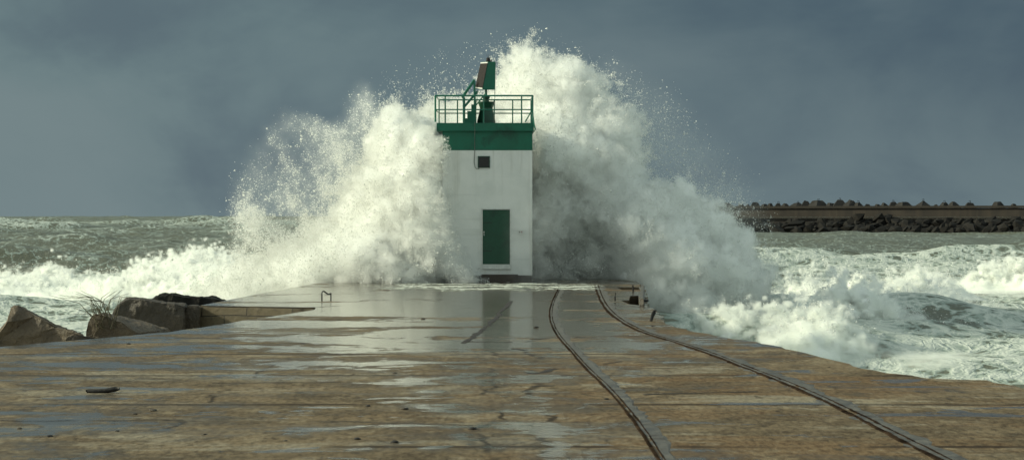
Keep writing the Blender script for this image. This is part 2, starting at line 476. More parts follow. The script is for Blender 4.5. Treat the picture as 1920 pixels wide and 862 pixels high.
# ------------------------------------------------------------------ fields -> volumes and meshes
def grid_object(name, D, lo, sp, to_mesh=None, m=None, parent=None):
    """D (nx, ny, nz) cell values; a geometry-node modifier turns them into a fog volume or its surface"""
    nx, ny, nz = D.shape
    me = bpy.data.meshes.new(name)
    me.vertices.add(D.size)
    at_ = me.attributes.new('value', 'FLOAT', 'POINT')
    at_.data.foreach_set('value', np.ascontiguousarray(D, dtype=np.float32).ravel())
    if to_mesh is not None:
        o = bpy.data.objects.new(name, me)
    else:
        holder = bpy.data.objects.new(name + '_field', me)      # never linked: only feeds the node tree
        o = bpy.data.objects.new(name, bpy.data.volumes.new(name))
    COL.objects.link(o)
    ng = bpy.data.node_groups.new(name, 'GeometryNodeTree')
    ng.interface.new_socket('Geometry', in_out='INPUT', socket_type='NodeSocketGeometry')
    ng.interface.new_socket('Geometry', in_out='OUTPUT', socket_type='NodeSocketGeometry')
    g = NT(ng)
    gi, go = g.n('NodeGroupInput'), g.n('NodeGroupOutput')
    hi = [lo[i] + sp[i] * (D.shape[i] - 1) for i in range(3)]
    pos = g.n('GeometryNodeInputPosition')
    sepn = g.n('ShaderNodeSeparateXYZ'); g.L.new(pos.outputs[0], sepn.inputs[0])
    idx = None
    for i, stride in ((0, ny * nz), (1, nz), (2, 1)):
        q = g.math('ROUND', g.math('DIVIDE', g.math('SUBTRACT', sepn.outputs[i], lo[i]), sp[i]))
        q = g.math('MINIMUM', g.math('MAXIMUM', q, 0.0), float(D.shape[i] - 1))
        # integer arithmetic keeps large indices exact
        ti = g.n('FunctionNodeFloatToInt'); g.L.new(q, ti.inputs[0])
        mu = g.n('FunctionNodeIntegerMath', operation='MULTIPLY'); g.L.new(ti.outputs[0], mu.inputs[0]); mu.inputs[1].default_value = stride
        if idx is None: idx = mu.outputs[0]
        else:
            ad = g.n('FunctionNodeIntegerMath', operation='ADD'); g.L.new(idx, ad.inputs[0]); g.L.new(mu.outputs[0], ad.inputs[1]); idx = ad.outputs[0]
    na = g.n('GeometryNodeInputNamedAttribute', data_type='FLOAT'); na.inputs[0].default_value = 'value'
    si = g.n('GeometryNodeSampleIndex', data_type='FLOAT', domain='POINT')
    if to_mesh is not None:
        src = gi.outputs[0]
    else:
        oi = g.n('GeometryNodeObjectInfo'); oi.inputs['Object'].default_value = holder
        src = oi.outputs['Geometry']
    g.L.new(src, si.inputs['Geometry'])
    g.L.new(na.outputs[0], si.inputs['Value'])
    g.L.new(idx, si.inputs['Index'])
    vc = g.n('GeometryNodeVolumeCube', inp={'Min': lo, 'Max': hi, 'Resolution X': nx, 'Resolution Y': ny, 'Resolution Z': nz, 'Background': 0.0})
    g.L.new(si.outputs[0], vc.inputs['Density'])
    last = vc.outputs[0]
    if to_mesh is not None:
        vm = g.n('GeometryNodeVolumeToMesh', inp={'Threshold': to_mesh})
        g.L.new(last, vm.inputs[0]); last = vm.outputs[0]
    else:
        sm = g.n('GeometryNodeSetMaterial'); g.L.new(last, sm.inputs[0]); sm.inputs['Material'].default_value = m; last = sm.outputs[0]
    g.L.new(last, go.inputs[0])
    md = o.modifiers.new('field', 'NODES'); md.node_group = ng
    if to_mesh is not None:
        dg = bpy.context.evaluated_depsgraph_get()
        me2 = bpy.data.meshes.new_from_object(o.evaluated_get(dg), depsgraph=dg)
        me2.name = name
        bpy.data.objects.remove(o); bpy.data.meshes.remove(me)
        return link(name, me2, m, parent, True)
    o.data.materials.append(m)
    if parent is not None:
        o.parent = parent
        o.matrix_parent_inverse = parent.matrix_basis.inverted()
    return o


TET = np.array([(1, 1, 1), (-1, -1, 1), (-1, 1, -1), (1, -1, -1)], dtype=np.float32) / math.sqrt(3)
TETF = np.array([(0, 1, 3), (0, 2, 1), (0, 3, 2), (1, 2, 3)])


def droplets(name, P, rad, m=None, parent=None, seed=3):
    """P (n,3) centres and radii -> one mesh of tiny randomly turned, slightly stretched drops"""
    g = np.random.default_rng(seed)
    n = len(P)
    q = g.standard_normal((n, 4)); q /= np.linalg.norm(q, axis=1)[:, None]
    w, x, y, z = q.T
    Rm = np.stack([1 - 2 * (y * y + z * z), 2 * (x * y - z * w), 2 * (x * z + y * w),
                   2 * (x * y + z * w), 1 - 2 * (x * x + z * z), 2 * (y * z - x * w),
                   2 * (x * z - y * w), 2 * (y * z + x * w), 1 - 2 * (x * x + y * y)], 1).reshape(n, 3, 3)
    st = np.exp(g.normal(0, 0.35, (n, 1, 3)))
    V = np.einsum('nij,kj->nki', Rm, TET) * st * rad[:, None, None] + P[:, None, :]
    Fc = (TETF[None] + 4 * np.arange(n)[:, None, None]).reshape(-1, 3)
    return link(name, np_mesh(name, V.reshape(-1, 3), Fc), m, parent, False)


def sample_grid(W, lo, sp, n, seed):
    """n random points with chance proportional to W"""
    g = np.random.default_rng(seed)
    c = np.cumsum(W.ravel(), dtype=np.float64)
    i = np.searchsorted(c, g.random(n) * c[-1])
    i = np.minimum(i, W.size - 1)
    ijk = np.stack(np.unravel_index(i, W.shape), 1)
    return np.array(lo) + (ijk + g.random((n, 3)) - 0.5) * np.array(sp)


# ------------------------------------------------------------------ pier deck
def resample(pts, step, jit, seed):
    g = random.Random(seed)
    out = []
    for a, b in zip(pts[:-1], pts[1:]):
        n = max(1, int((b - a).length / step))
        d = (b - a).normalized()
        nrm = Vector((-d.y, d.x, 0))
        for k in range(n):
            out.append(a.lerp(b, k / n) + nrm * g.uniform(-jit, jit) * (1 if k else 0.4))
    out.append(pts[-1].copy())
    return out


right_px = [(1920, 728), (1862, 717), (1850, 712), (1800, 711), (1730, 708), (1640, 694), (1560, 674), (1510, 661), (1465, 650), (1400, 638),
            (1340, 629), (1300, 622), (1270, 614), (1248, 607), (1240, 596), (1233, 585), (1222, 577), (1212, 574), (1211, 560), (1210, 546), (1203, 538), (1200, 532.5)]
redge = [Vector((11, -12, 0)), Vector((10, 10, 0)), Vector((8.3, 22, 0))] + [gnd(*p) for p in right_px]
redge.append(Vector((redge[-1].x + 0.1, 77.0, 0)))
PLATX = gnd(372, 573).x
ledge = [Vector((-4.6, 77.5, 0)), gnd(432, 571.5) + Vector((0, 0.6, 0)), gnd(375, 573), gnd(592, 576), gnd(590, 580),
         gnd(320, 622), gnd(0, 650), Vector((-16, 23, 0)), Vector((-22, 10, 0)), Vector((-30, -12, 0))]
left_far = [Vector((-6.4, 77.2, 0)), Vector((-7.6, 62, 0)), gnd(375, 573)]
outline = resample(redge, 0.45, 0.09, 3) + [Vector((-6.4, 77.2, 0))] + [Vector((-7.7, 62, 0))] + resample([gnd(374, 572.6), gnd(592, 576)], 3, 0.0, 4) + \
          resample([gnd(590, 580), gnd(320, 622), gnd(0, 650), Vector((-16, 23, 0)), Vector((-22, 10, 0)), Vector((-30, -12, 0))], 0.8, 0.06, 5)
hole_a = [gnd(*p) for p in ((1165, 563), (1179, 562.5), (1182, 554.5), (1197, 554), (1198.5, 572), (1180, 570))]
hole_b = [gnd(*p) for p in ((1156, 538), (1198, 538.2), (1200, 543), (1166, 543.2))]


def build_deck():
    bm = bmesh.new()
    loops = [outline, hole_a, hole_b]
    flat = [p for l in loops for p in l]
    tv = [bm.verts.new((p.x, p.y, 0)) for p in flat]
    for t in tessellate_polygon(loops):
        try: bm.faces.new([tv[i] for i in t])
        except ValueError: pass
    bv, ofs = [], 0
    for l, depth in zip(loops, (-3.4, -1.6, -1.6)):
        n = len(l)
        lo = [bm.verts.new((p.x, p.y, depth)) for p in l]
        for i in range(n):
            j = (i + 1) % n
            bm.faces.new((tv[ofs + i], tv[ofs + j], lo[j], lo[i]))
        if depth > -3: bm.faces.new(lo)
        ofs += n
    bmesh.ops.recalc_face_normals(bm, faces=bm.faces)
    for f in bm.faces:
        if abs(f.normal.z) > 0.9 and f.calc_center_median().z > -0.1 and f.normal.z < 0: f.normal_flip()
    return obj('pier_deck', bm, M['deck'])
deck = tag(build_deck(), 'brown wet concrete pier deck leading to the lighthouse', 'pier', kind='structure')

# masonry face of the wider pier head
a, b = gnd(375, 573), gnd(591, 576.6)
bm = bmesh.new()
d = (b - a).normalized(); nr = Vector((d.y, -d.x, 0))
c = []
for z in (-2.8, -0.03):
    c += [a + nr * 0.16 + Vector((0, 0, z)), b + nr * 0.16 + Vector((0, 0, z)), b + nr * 0.012 + Vector((0, 0, z)), a + nr * 0.012 + Vector((0, 0, z))]
tag(obj('block_wall', hexa(c), M['brick'], bevel=0.02), 'low yellowish wall of squared stone blocks at the step in the pier', 'wall')


def ribbon(name, pts, width, z0, z1, m, parent=None, seed=1, jit=0.0, step=0.25):
    """a low ridge following pts on the deck, ragged edges"""
    g = random.Random(seed)
    P = []
    n0 = len(pts)
    for i in range(n0 - 1):
        p0, p1, p2, p3 = pts[max(i - 1, 0)], pts[i], pts[i + 1], pts[min(i + 2, n0 - 1)]
        n = max(2, int((p2 - p1).length / step))
        for k in range(n):
            t = k / n
            P.append(0.5 * ((2 * p1) + (p2 - p0) * t + (2 * p0 - 5 * p1 + 4 * p2 - p3) * t * t + (3 * p1 - p0 - 3 * p2 + p3) * t ** 3))
    P.append(pts[-1])
    bm = bmesh.new()
    rows = []
    for i, p in enumerate(P):
        d = (P[min(i + 1, len(P) - 1)] - P[max(i - 1, 0)]).normalized()
        nrm = Vector((d.y, -d.x, 0))
        k1, k2 = (mnoise.fractal(Vector((p.x * 0.3, p.y * 0.8, seed * 3.1 + q)), 0.6, 2.2, 5) for q in (0.0, 9.0))
        wl = width / 2 * max(0.15, 1 + jit * (1.3 * k1 + g.uniform(-.35, .35))); wr = width / 2 * max(0.15, 1 + jit * (1.3 * k2 + g.uniform(-.35, .35)))
        h = z1 * (1 + g.uniform(-jit, jit) * 0.5)
        rows.append([bm.verts.new(p - nrm * wl + Vector((0, 0, z0))), bm.verts.new(p - nrm * wl * 0.7 + Vector((0, 0, h))),
                     bm.verts.new(p + nrm * wr * 0.7 + Vector((0, 0, h))), bm.verts.new(p + nrm * wr + Vector((0, 0, z0)))])
    for r0, r1 in zip(rows[:-1], rows[1:]):
        for k in range(3): bm.faces.new((r0[k], r0[k + 1], r1[k + 1], r1[k]))
    bmesh.ops.recalc_face_normals(bm, faces=bm.faces)
    if sum(f.normal.z for f in bm.faces) < 0: bmesh.ops.reverse_faces(bm, faces=bm.faces)
    return obj(name, bm, m, parent)


rl = [(1053, 534), (1047, 548), (1039, 566), (1035, 585), (1038, 605), (1050, 628), (1075, 657), (1105, 690), (1142, 725), (1178, 765), (1213, 810), (1247, 862)]
rr = [(1118, 534), (1124, 552), (1135, 573), (1158, 596), (1202, 620), (1264, 640), (1330, 662), (1400, 689), (1470, 716), (1535, 744), (1600, 775), (1682, 817), (1772, 862)]
for pxs, lab, off in ((rl, 'slim left rusty rail of the old track, bedded in pale mortar', 0), (rr, 'right rusty rail of the old track, darker and nearer the broken seaward edge', 1)):
    P = [gnd(*p) for p in pxs]
    ext = P[-1] + (P[-1] - P[-2]).normalized() * 14
    P.append(ext)
    t = empty('track_rail', P[0], lab, 'rail', 'rails of the old crane track')
    s = 1 if off else -1
    ribbon('mortar_bed', [p + Vector((0.09 if off else 0.055, 0, 0)) for p in P], 0.30 if off else 0.17, 0.0, 0.006, M['mortar'], t, 21 + off, 0.75, 0.22)
    ribbon('rail_head', [p + Vector((-0.05 if off else -0.06, 0, 0)) for p in P], 0.075 if off else 0.04, 0.0, 0.011, M['steel'], t, 31 + off, 0.5, 0.1)
    ribbon('check_rail', [p + Vector((0.06 if off else 0.0, 0, 0)) for p in P], 0.04 if off else 0.02, 0.0, 0.010, M['steel'], t, 41 + off, 0.7, 0.1)

# cracks and joints open in the deck (belong to it)
def crack(pxs, w, seed):
    P = [gnd(*p) for p in pxs]
    Q = []
    g = random.Random(seed)
    for a, b in zip(P[:-1], P[1:]):
        n = max(2, int((b - a).length / 0.35))
        for k in range(n): Q.append(a.lerp(b, k / n) + Vector((g.uniform(-.03, .03), g.uniform(-.12, .12), 0)))
    Q.append(P[-1])
    ribbon('deck_crack', Q, w, 0.004, 0.006, M['crack'], deck, seed, 0.75, 0.15)
for i, (pxs, w) in enumerate([
        ([(1078, 633), (1090, 631), (1225, 630)], 0.07), ([(1235, 631), (1310, 632)], 0.06), ([(0, 787), (150, 789), (345, 788)], 0.035),
        ([(1160, 691), (1270, 690)], 0.03), ([(1205, 740), (1310, 738), (1420, 734)], 0.08), ([(960, 564), (935, 590), (905, 618), (872, 643)], 0.11),
        ([(870, 640), (960, 641)], 0.05), ([(990, 700), (1012, 698), (1040, 691)], 0.12), ([(995, 726), (1040, 723)], 0.1), ([(520, 578), (595, 576), (640, 573)], 0.07),
        ([(1000, 635), (1030, 634)], 0.08), ([(960, 654), (985, 656)], 0.1), ([(690, 660), (860, 659)], 0.03), ([(400, 718), (640, 716)], 0.03),
        ([(1140, 573), (1220, 576)], 0.05), ([(600, 790), (890, 797)], 0.02), ([(1165, 678), (1130, 682)], 0.04)]):
    crack(pxs, w, 60 + i)

# ------------------------------------------------------------------ lighthouse
def T(px, py, dy=0.0):
    """point on the lighthouse front plane"""
    s = TY / F
    return ((px - CX) * s, TY + dy, CAMZ - (py - HY) * s)

X0, X1 = T(830, 0)[0], T(998, 0)[0]
D = 2.5
zt = lambda py: T(0, py)[2]
lh = empty('lighthouse', ((X0 + X1) / 2, TY + D / 2, 0), 'square white lighthouse with green top, green door and railed roof, struck by waves', 'lighthouse')
obj('tower_wall', box((X0, TY, zt(516)), (X1, TY + D, zt(282))), M['white_render'], lh, bevel=0.015)
obj('plinth', box((X0 + 0.02, TY + 0.02, 0), (X1 - 0.02, TY + D - 0.02, zt(516) - 0.002)), M['base_stone'], lh)
obj('door_step', box((T(903, 0)[0], TY - 0.45, 0), (T(971, 0)[0], TY - 0.003, zt(514))), M['base_stone'], lh, bevel=0.015)
obj('green_band', box((X0 - 0.004, TY - 0.004, zt(282) + 0.002), (X1 + 0.004, TY + D + 0.004, zt(246))), M['green'], lh, bevel=0.01)
S0, S1 = T(819, 0)[0], T(1001, 0)[0]
sl = obj('roof_slab', box((S0, TY - 0.14, zt(246) + 0.002), (S1, TY + D + 0.14, zt(231))), M['green'], lh, bevel=0.015)
# door in a shallow reveal
dx0, dx1 = T(905, 0)[0], T(956, 0)[0]
door = obj('door', box((dx0, TY - 0.02, zt(495)), (dx1, TY - 0.003, zt(393))), M['green_dark'], lh, bevel=0.004)
bm = bmesh.new()
for lo, hi in (((dx0 - 0.05, TY - 0.035, zt(497)), (dx0 - 0.003, TY - 0.003, zt(392.8))), ((dx1 + 0.003, TY - 0.035, zt(497)), (dx1 + 0.05, TY - 0.003, zt(392.8))),
               ((dx0 - 0.05, TY - 0.035, zt(392.8) + 0.003), (dx1 + 0.05, TY - 0.003, zt(390.5)))):
    add_box(bm, lo, hi)
obj('door_frame', bm, M['sill'], door)
obj('handle', tube([(dx0 + 0.05, TY - 0.03, zt(441)), (dx0 + 0.05, TY - 0.07, zt(440)), (dx0 + 0.05, TY - 0.07, zt(435)), (dx0 + 0.05, TY - 0.03, zt(434))], 0.018), M['sill'], door)
for py in (418, 471):
    obj('hinge', box((dx0 + 0.01, TY - 0.03, zt(py)), (dx0 + 0.33, TY - 0.021, zt(py - 1.2))), M['black'], door)
obj('threshold', box((dx0 - 0.03, TY - 0.07, zt(504)), (dx1 + 0.02, TY - 0.003, zt(496.5))), M['sill'], door, bevel=0.006)
# small window
wx0, wx1 = T(897.5, 0)[0], T(917, 0)[0]
win = obj('window', box((wx0, TY - 0.008, zt(313.5)), (wx1, TY - 0.003, zt(294.5))), M['window'], lh)
bm = bmesh.new()
for lo, hi in (((wx0 - 0.03, TY - 0.04, zt(313.5)), (wx0 - 0.002, TY - 0.003, zt(294.5))), ((wx1 + 0.002, TY - 0.04, zt(313.5)), (wx1 + 0.03, TY - 0.003, zt(294.5))),
               ((wx0 - 0.03, TY - 0.04, zt(294.5) + 0.002), (wx1 + 0.03, TY - 0.003, zt(293.5) + 0.01)), ((wx0 - 0.03, TY - 0.05, zt(314.2) - 0.01), (wx1 + 0.03, TY - 0.003, zt(313.5) - 0.002))):
    add_box(bm, lo, hi)
obj('frame', bm, M['green_dark'], win)
obj('cable', tube([T(890.5, 229, -0.16), T(890.5, 246, -0.16), T(890.3, 248, -0.03), T(890, 283, -0.025), T(889, 303, -0.03), T(890.5, 313, -0.03), T(894, 317, -0.03), T(899, 316, -0.03)], 0.013, 6), M['cable'], lh)
sw = obj('switch_box', box(T(972.5, 441, -0.04), T(980, 431.5, -0.003)), M['sill'], lh, bevel=0.006)
for px in (974, 978.3):
    obj('lamp', box(T(px - 0.8, 435.8, -0.055), T(px + 0.8, 433.5, -0.041)), M['black'] if px < 975 else mottled('red_lamp', (0.25, 0.02, 0.015), (0.3, 0.03, 0.02), 0.3), sw)
# railing
rz, rm = zt(180), zt(206)
fy, by = -0.10, D + 0.02
rail = obj('railing', tube([T(816.5, 180, fy), T(998, 180, fy)], 0.03), M['green_metal'], lh)
zf = zt(231)
L, Rr = T(816.5, 0)[0], T(998.5, 0)[0]
Lb, Rb = L + 0.04, Rr - 0.03
Yf, Yb = TY + fy, TY + by
bm = bmesh.new()
for z, r_ in ((rm, 0.022),):
    add_tube(bm, [(L, Yf, z), (Rr, Yf, z)], r_)
    add_tube(bm, [(Lb, Yb, z), (Rb, Yb, z)], r_)
    add_tube(bm, [(L, Yf, z), (Lb, Yb, z)], r_); add_tube(bm, [(Rr, Yf, z), (Rb, Yb, z)], r_)
obj('mid_rail', bm, M['green_metal'], rail)
bm = bmesh.new()
add_tube(bm, [(Lb, Yb, rz), (Rb, Yb, rz)], 0.026)
add_tube(bm, [(L, Yf, rz), (Lb, Yb, rz)], 0.026); add_tube(bm, [(Rr, Yf, rz), (Rb, Yb, rz)], 0.026)
obj('top_rail', bm, M['green_metal'], rail)
for px in (835, 869, 907, 978):
    obj('post', tube([T(px, 231, fy), T(px, 180, fy)], 0.026), M['green_metal'], rail)
for px, z0 in ((816.5, 229), (998.5, 231)):
    obj('post', tube([T(px, z0, fy), T(px, 180, fy)], 0.034), M['green_metal'], rail)
for k in range(6):
    x = Lb + (Rb - Lb) * k / 5
    obj('post', tube([(x, Yb, zf), (x, Yb, rz)], 0.024), M['green_metal'], rail)
obj('brace', tube([T(998, 206, fy), T(985, 228, fy + 0.3)], 0.022), M['green_metal'], rail)
obj('bracket', tube([T(998.5, 212, fy - 0.03), T(1001, 232, fy - 0.12), T(1003.5, 243, fy - 0.12), T(1000.5, 248, fy - 0.1)], 0.026), M['green_metal'], rail)
# steps with handrails
st = obj('steps', prism([(T(p, 0)[0], zt(q)) for p, q in ((855, 231), (867.5, 231), (867.5, 220.5), (875.5, 220.5), (875.5, 207), (883, 207), (883, 194.5), (891.5, 194.5), (891.5, 231.001))][1:], TY + 0.6, TY + 1.3), M['green'], lh)
bm = bmesh.new()
add_box(bm, (T(855, 0)[0], TY + 0.5, zf + 0.002), (T(866.5, 0)[0], TY + 1.3, zt(229.3)))
obj('bottom_tread', bm, M['green'], st)
for dy in (0.6, 1.3):
    bm = bmesh.new()
    add_tube(bm, [T(865, 180.5, dy), T(888.5, 147.5, dy)], 0.032)
    add_tube(bm, [T(888.5, 147.5, dy), T(889.5, 195, dy)], 0.034)
    add_tube(bm, [T(870, 197, dy), T(895, 168, dy)], 0.024)
    add_tube(bm, [T(869.5, 221, dy), T(869.5, 180, dy)], 0.026)
    obj('handrail', bm, M['green_metal'], st)
# lantern pedestal
def lathe(prof, cx, cy, n=28):
    bm = bmesh.new()
    rings = [[bm.verts.new((cx + r * math.cos(2 * math.pi * k / n), cy + r * math.sin(2 * math.pi * k / n), z)) for k in range(n)] for r, z in prof]
    for q in range(len(rings) - 1):
        for k in range(n): bm.faces.new((rings[q][k], rings[q][(k + 1) % n], rings[q + 1][(k + 1) % n], rings[q + 1][k]))
    bm.faces.new(rings[0][::-1]); bm.faces.new(rings[-1])
    return bm
cxp = T(911, 0)[0]
s = TY / F
yc_ = TY + 1.25
k = 1 + 1.25 / TY
zz = lambda py: CAMZ - (py - HY) * (TY + 1.25) / F
ped = obj('pedestal', lathe([(17.5 * s, zf), (17.3 * s, zz(226)), (12.2 * s, zz(204)), (12.4 * s, zz(202)), (16 * s, zz(193)), (16.2 * s, zz(191.5)), (15.5 * s, zz(191)), (5 * s, zz(190.8))], cxp, yc_), M['green_dark'], lh)
obj('pedestal_cap', lathe([(5.5 * s, zz(190.7)), (5.5 * s, zz(186)), (6.8 * s, zz(184)), (6.8 * s, zz(181)), (4 * s, zz(180))], cxp, yc_, 16), M['green_dark'], ped)
obj('mast', tube([(cxp - 0.01, yc_, zz(180)), (cxp - 0.01, yc_, zz(166))], 0.045, 12), M['green_metal'], ped)
obj('stay', tube([T(891.5, 194, 1.25), T(908, 173, 1.25)], 0.024), M['green_metal'], ped)
for px in (894.5, 927.8):
    obj('rod', tube([(T(px, 0)[0] * k, yc_, zz(192)), (T(px, 0)[0] * k, yc_, zz(167))], 0.011, 6), M['green_metal'], ped)
def TB(px, py, dy): # point at the lantern depth
    return Vector(((px - CX) / F * (TY + dy), TY + dy, CAMZ - (py - HY) / F * (TY + dy)))
top_z, bot_z = 117, 168
lant = obj('lantern_housing', hexa([TB(890.5, 166.5, 1.45), TB(905, 168.6, 0.98), TB(928.5, 168.6, 1.1), TB(926, 167, 1.75),
                                    TB(901.5, 117, 1.45), TB(915.5, 116.2, 1.05), TB(929.3, 116, 1.12), TB(927, 117, 1.6)]), M['green'], ped, bevel=0.008)
n_ = (TB(905, 168.6, 0.98) - TB(890.5, 166.5, 1.45)).cross(TB(901.5, 117, 1.45) - TB(890.5, 166.5, 1.45)).normalized()
def inset(u, v, o):
    a_, b_, c_, d_ = TB(890.5, 166.5, 1.45), TB(905, 168.6, 0.98), TB(915.5, 116.2, 1.05), TB(901.5, 117, 1.45)
    return a_.lerp(b_, u).lerp(d_.lerp(c_, u), v) + n_ * o
def plate(u0, u1, v0, v1, o0, o1):
    return hexa([inset(u0, v0, o0), inset(u1, v0, o0), inset(u1, v1, o0), inset(u0, v1, o0), inset(u0, v0, o1), inset(u1, v0, o1), inset(u1, v1, o1), inset(u0, v1, o1)])
obj('solar_panel', plate(0.05, 0.98, 0.065, 0.94, 0.004, 0.02), M['panel'], lant)
for v0, v1 in ((0.02, 0.06), (0.945, 0.985)):
    obj('panel_edge', plate(0.05, 0.98, v0, v1, 0.004, 0.024), M['sill'], lant)
lampx, lampz = (T(915.5, 0)[0]) * k, zz(115.9)
obj('beacon_lamp', lathe([(0.085, lampz), (0.09, lampz + 0.03), (0.07, lampz + 0.045), (0.075, lampz + 0.12), (0.04, lampz + 0.15), (0.01, lampz + 0.155)], lampx, yc_, 14), M['black'], lant)
bm = bmesh.new()
for a_ in range(5):
    t_ = a_ * 1.257
    add_tube(bm, [(lampx + 0.03 * math.cos(t_), yc_ + 0.03 * math.sin(t_), lampz + 0.14), (lampx + 0.07 * math.cos(t_), yc_ + 0.07 * math.sin(t_), lampz + 0.26)], 0.005, 5)
obj('bird_spikes', bm, M['black'], lant)
obj('bracket', box((lampx + 0.09, yc_ - 0.03, lampz), (lampx + 0.13, yc_ + 0.03, lampz + 0.07)), M['black'], lant)

# ------------------------------------------------------------------ pier furniture and debris
h = [TB(604, 561, 0) for _ in range(1)]
Yl = gnd(604, 560).y
def LP(px, py, dy=0): return ((px - CX) / F * (Yl + dy), Yl + dy, CAMZ - (py - HY) / F * (Yl + dy))
tag(obj('ladder_handrail', tube([LP(603.5, 560), LP(603.3, 549.5), LP(604, 547), LP(607, 545.3), LP(615.5, 551.8), LP(617, 551.8), LP(619, 550), LP(620.3, 548.6), LP(620.5, 560)], 0.02), M['black']),
    'bent dark metal ladder handrail at the left edge of the pier head', 'handrail')
p = gnd(1153.5, 562.5)
def GP(p, px, py): return ((px - CX) / F * p.y, p.y, CAMZ - (py - HY) / F * p.y)
tag(obj('iron_post', tube([p, GP(p, 1153.3, 556), GP(p, 1154, 550), GP(p, 1154.6, 548)], [0.022, 0.02, 0.018, 0.012]), M['black']),
    'short bent iron post standing beside the broken hole in the deck', 'post')
p = gnd(1220.5, 602)
bm = bmesh.new()
add_tube(bm, [p, GP(p, 1221.5, 596), GP(p, 1223, 588), GP(p, 1226, 582.5), GP(p, 1229.3, 582), GP(p, 1228.3, 586), GP(p, 1225, 591), GP(p, 1222.5, 599)], [0.035, 0.03, 0.026, 0.028, 0.03, 0.026, 0.024, 0.02])
add_tube(bm, [GP(p, 1218.5, 600), GP(p, 1222, 602.3)], 0.02)
tag(obj('mooring_hook', bm, M['black']), 'twisted black iron mooring hook at the seaward edge of the pier', 'hook')
p = gnd(1205.5, 573)
tag(obj('iron_bar', tube([(p.x, p.y + 0.3, 0.11), GP(p, 1211, 563.3), GP(p, 1216, 563.0)], [0.03, 0.032, 0.03]), M['black']), 'rusty iron bar sticking out seaward from the broken kerb', 'bar')
p0, p1 = gnd(1187, 545.5), gnd(1187, 539)
tag(obj('iron_stump', tube([p0, (p0.x, p0.y, 0.1), (p0.x - 0.01, p0.y, 0.19)], [0.035, 0.03, 0.022]), M['black']), 'black iron stump in front of the farther slot in the deck', 'stump')
# kerb stones round the hole
def kerb(quad, h, lab):
    c = [gnd(*q) for q in quad]
    tag(obj('kerb_stone', hexa([x + Vector((0, 0, 0.004)) for x in c] + [x + Vector((0, 0, h)) for x in c]), M['mortar'], bevel=0.03), lab, 'kerb stone')
kerb(((1199.5, 573), (1208, 573.5), (1209, 545), (1202, 545)), 0.2, 'long pale kerb stone on the seaward side of the hole')

# driftwood
Yd = gnd(190, 736).y
def DP(px, py): return ((px - CX) / F * Yd, Yd, CAMZ - (py - HY) / F * Yd)
tag(obj('driftwood_stick', tube([DP(161, 731.5), DP(166, 733), DP(180, 733.5), DP(195, 732.5), DP(205, 731), DP(216, 729), DP(224, 728)], [0.012, 0.032, 0.036, 0.034, 0.035, 0.036, 0.02], 10), M['driftwood'], smooth=True),
    'black curved driftwood stick lying on the pier deck', 'driftwood')
peb = [(37, 803, 9), (93, 818, 12), (220, 808, 8), (287, 770, 14), (253, 776, 8), (690, 761, 9), (758, 767, 15), (886, 804, 14), (740, 829, 14), (740, 700, 8),
       (1137, 748, 9), (384, 814, 7), (535, 826, 8), (670, 823, 12), (241, 645, 8), (793, 598, 8), (1462, 712, 7), (1005, 614, 9)]
for i, (px, py, w) in enumerate(peb):
    g = gnd(px, py)
    rr_ = w / F * g.y / 2
    bm = bmesh.new()
    bmesh.ops.create_icosphere(bm, subdivisions=2, radius=1.0)
    for v in bm.verts:
        v.co *= 1 + 0.25 * mnoise.noise(v.co * 1.3 + Vector((i * 7.1, 0, 0)))
        v.co = Vector((v.co.x * rr_ * 1.1, v.co.y * rr_ * 1.2, max(v.co.z, -0.5) * rr_ * 0.45))
    zlo = min(v.co.z for v in bm.verts)
    o = obj('pebble', bm, M['driftwood'] if i % 3 else M['rock_dark'], smooth=True)
    o.location = (g.x, g.y, -zlo - 0.002)
    tag(o, 'small dark pebble of debris lying loose on the wet deck', 'pebble', 'loose pebbles on the pier deck')

# ------------------------------------------------------------------ rocks by the pier
def rock(name, corners, m, seed, amp=0.08, cuts=5, bev=0.08):
    bm = hexa(corners)
    bmesh.ops.bevel(bm, geom=bm.edges[:], offset=bev, segments=2, affect='EDGES', clamp_overlap=True)
    bmesh.ops.triangulate(bm, faces=bm.faces)
    for _ in range(cuts):
        es = [e for e in bm.edges if e.calc_length() > 0.22]
        if not es: break
        bmesh.ops.subdivide_edges(bm, edges=es, cuts=1)
        bmesh.ops.triangulate(bm, faces=[f for f in bm.faces if len(f.verts) > 3])
    bm.normal_update()
    for v in bm.verts:
        q = v.co * 1.1 + Vector((seed * 3.7, seed, 0))
        n = mnoise.fractal(q, 0.9, 2.1, 5)
        v.co += v.normal * n * amp
    return obj(name, bm, m, smooth=False)


def rpt(px, py, Y): return at(px, py, Y)
# big slab at the far left: peak at the left, sloping down right
Y = 41.0
r1 = rock('boulder', [rpt(-40, 700, Y - 1), rpt(60, 700, Y - 2.0), rpt(185, 690, Y - 0.2), rpt(120, 700, Y + 3),
                      rpt(-10, 622, Y - 0.6), rpt(26, 573, Y - 0.4), rpt(62, 580, Y + 2.0), rpt(30, 574, Y + 2.4)], M['rock'], 1, 0.12)
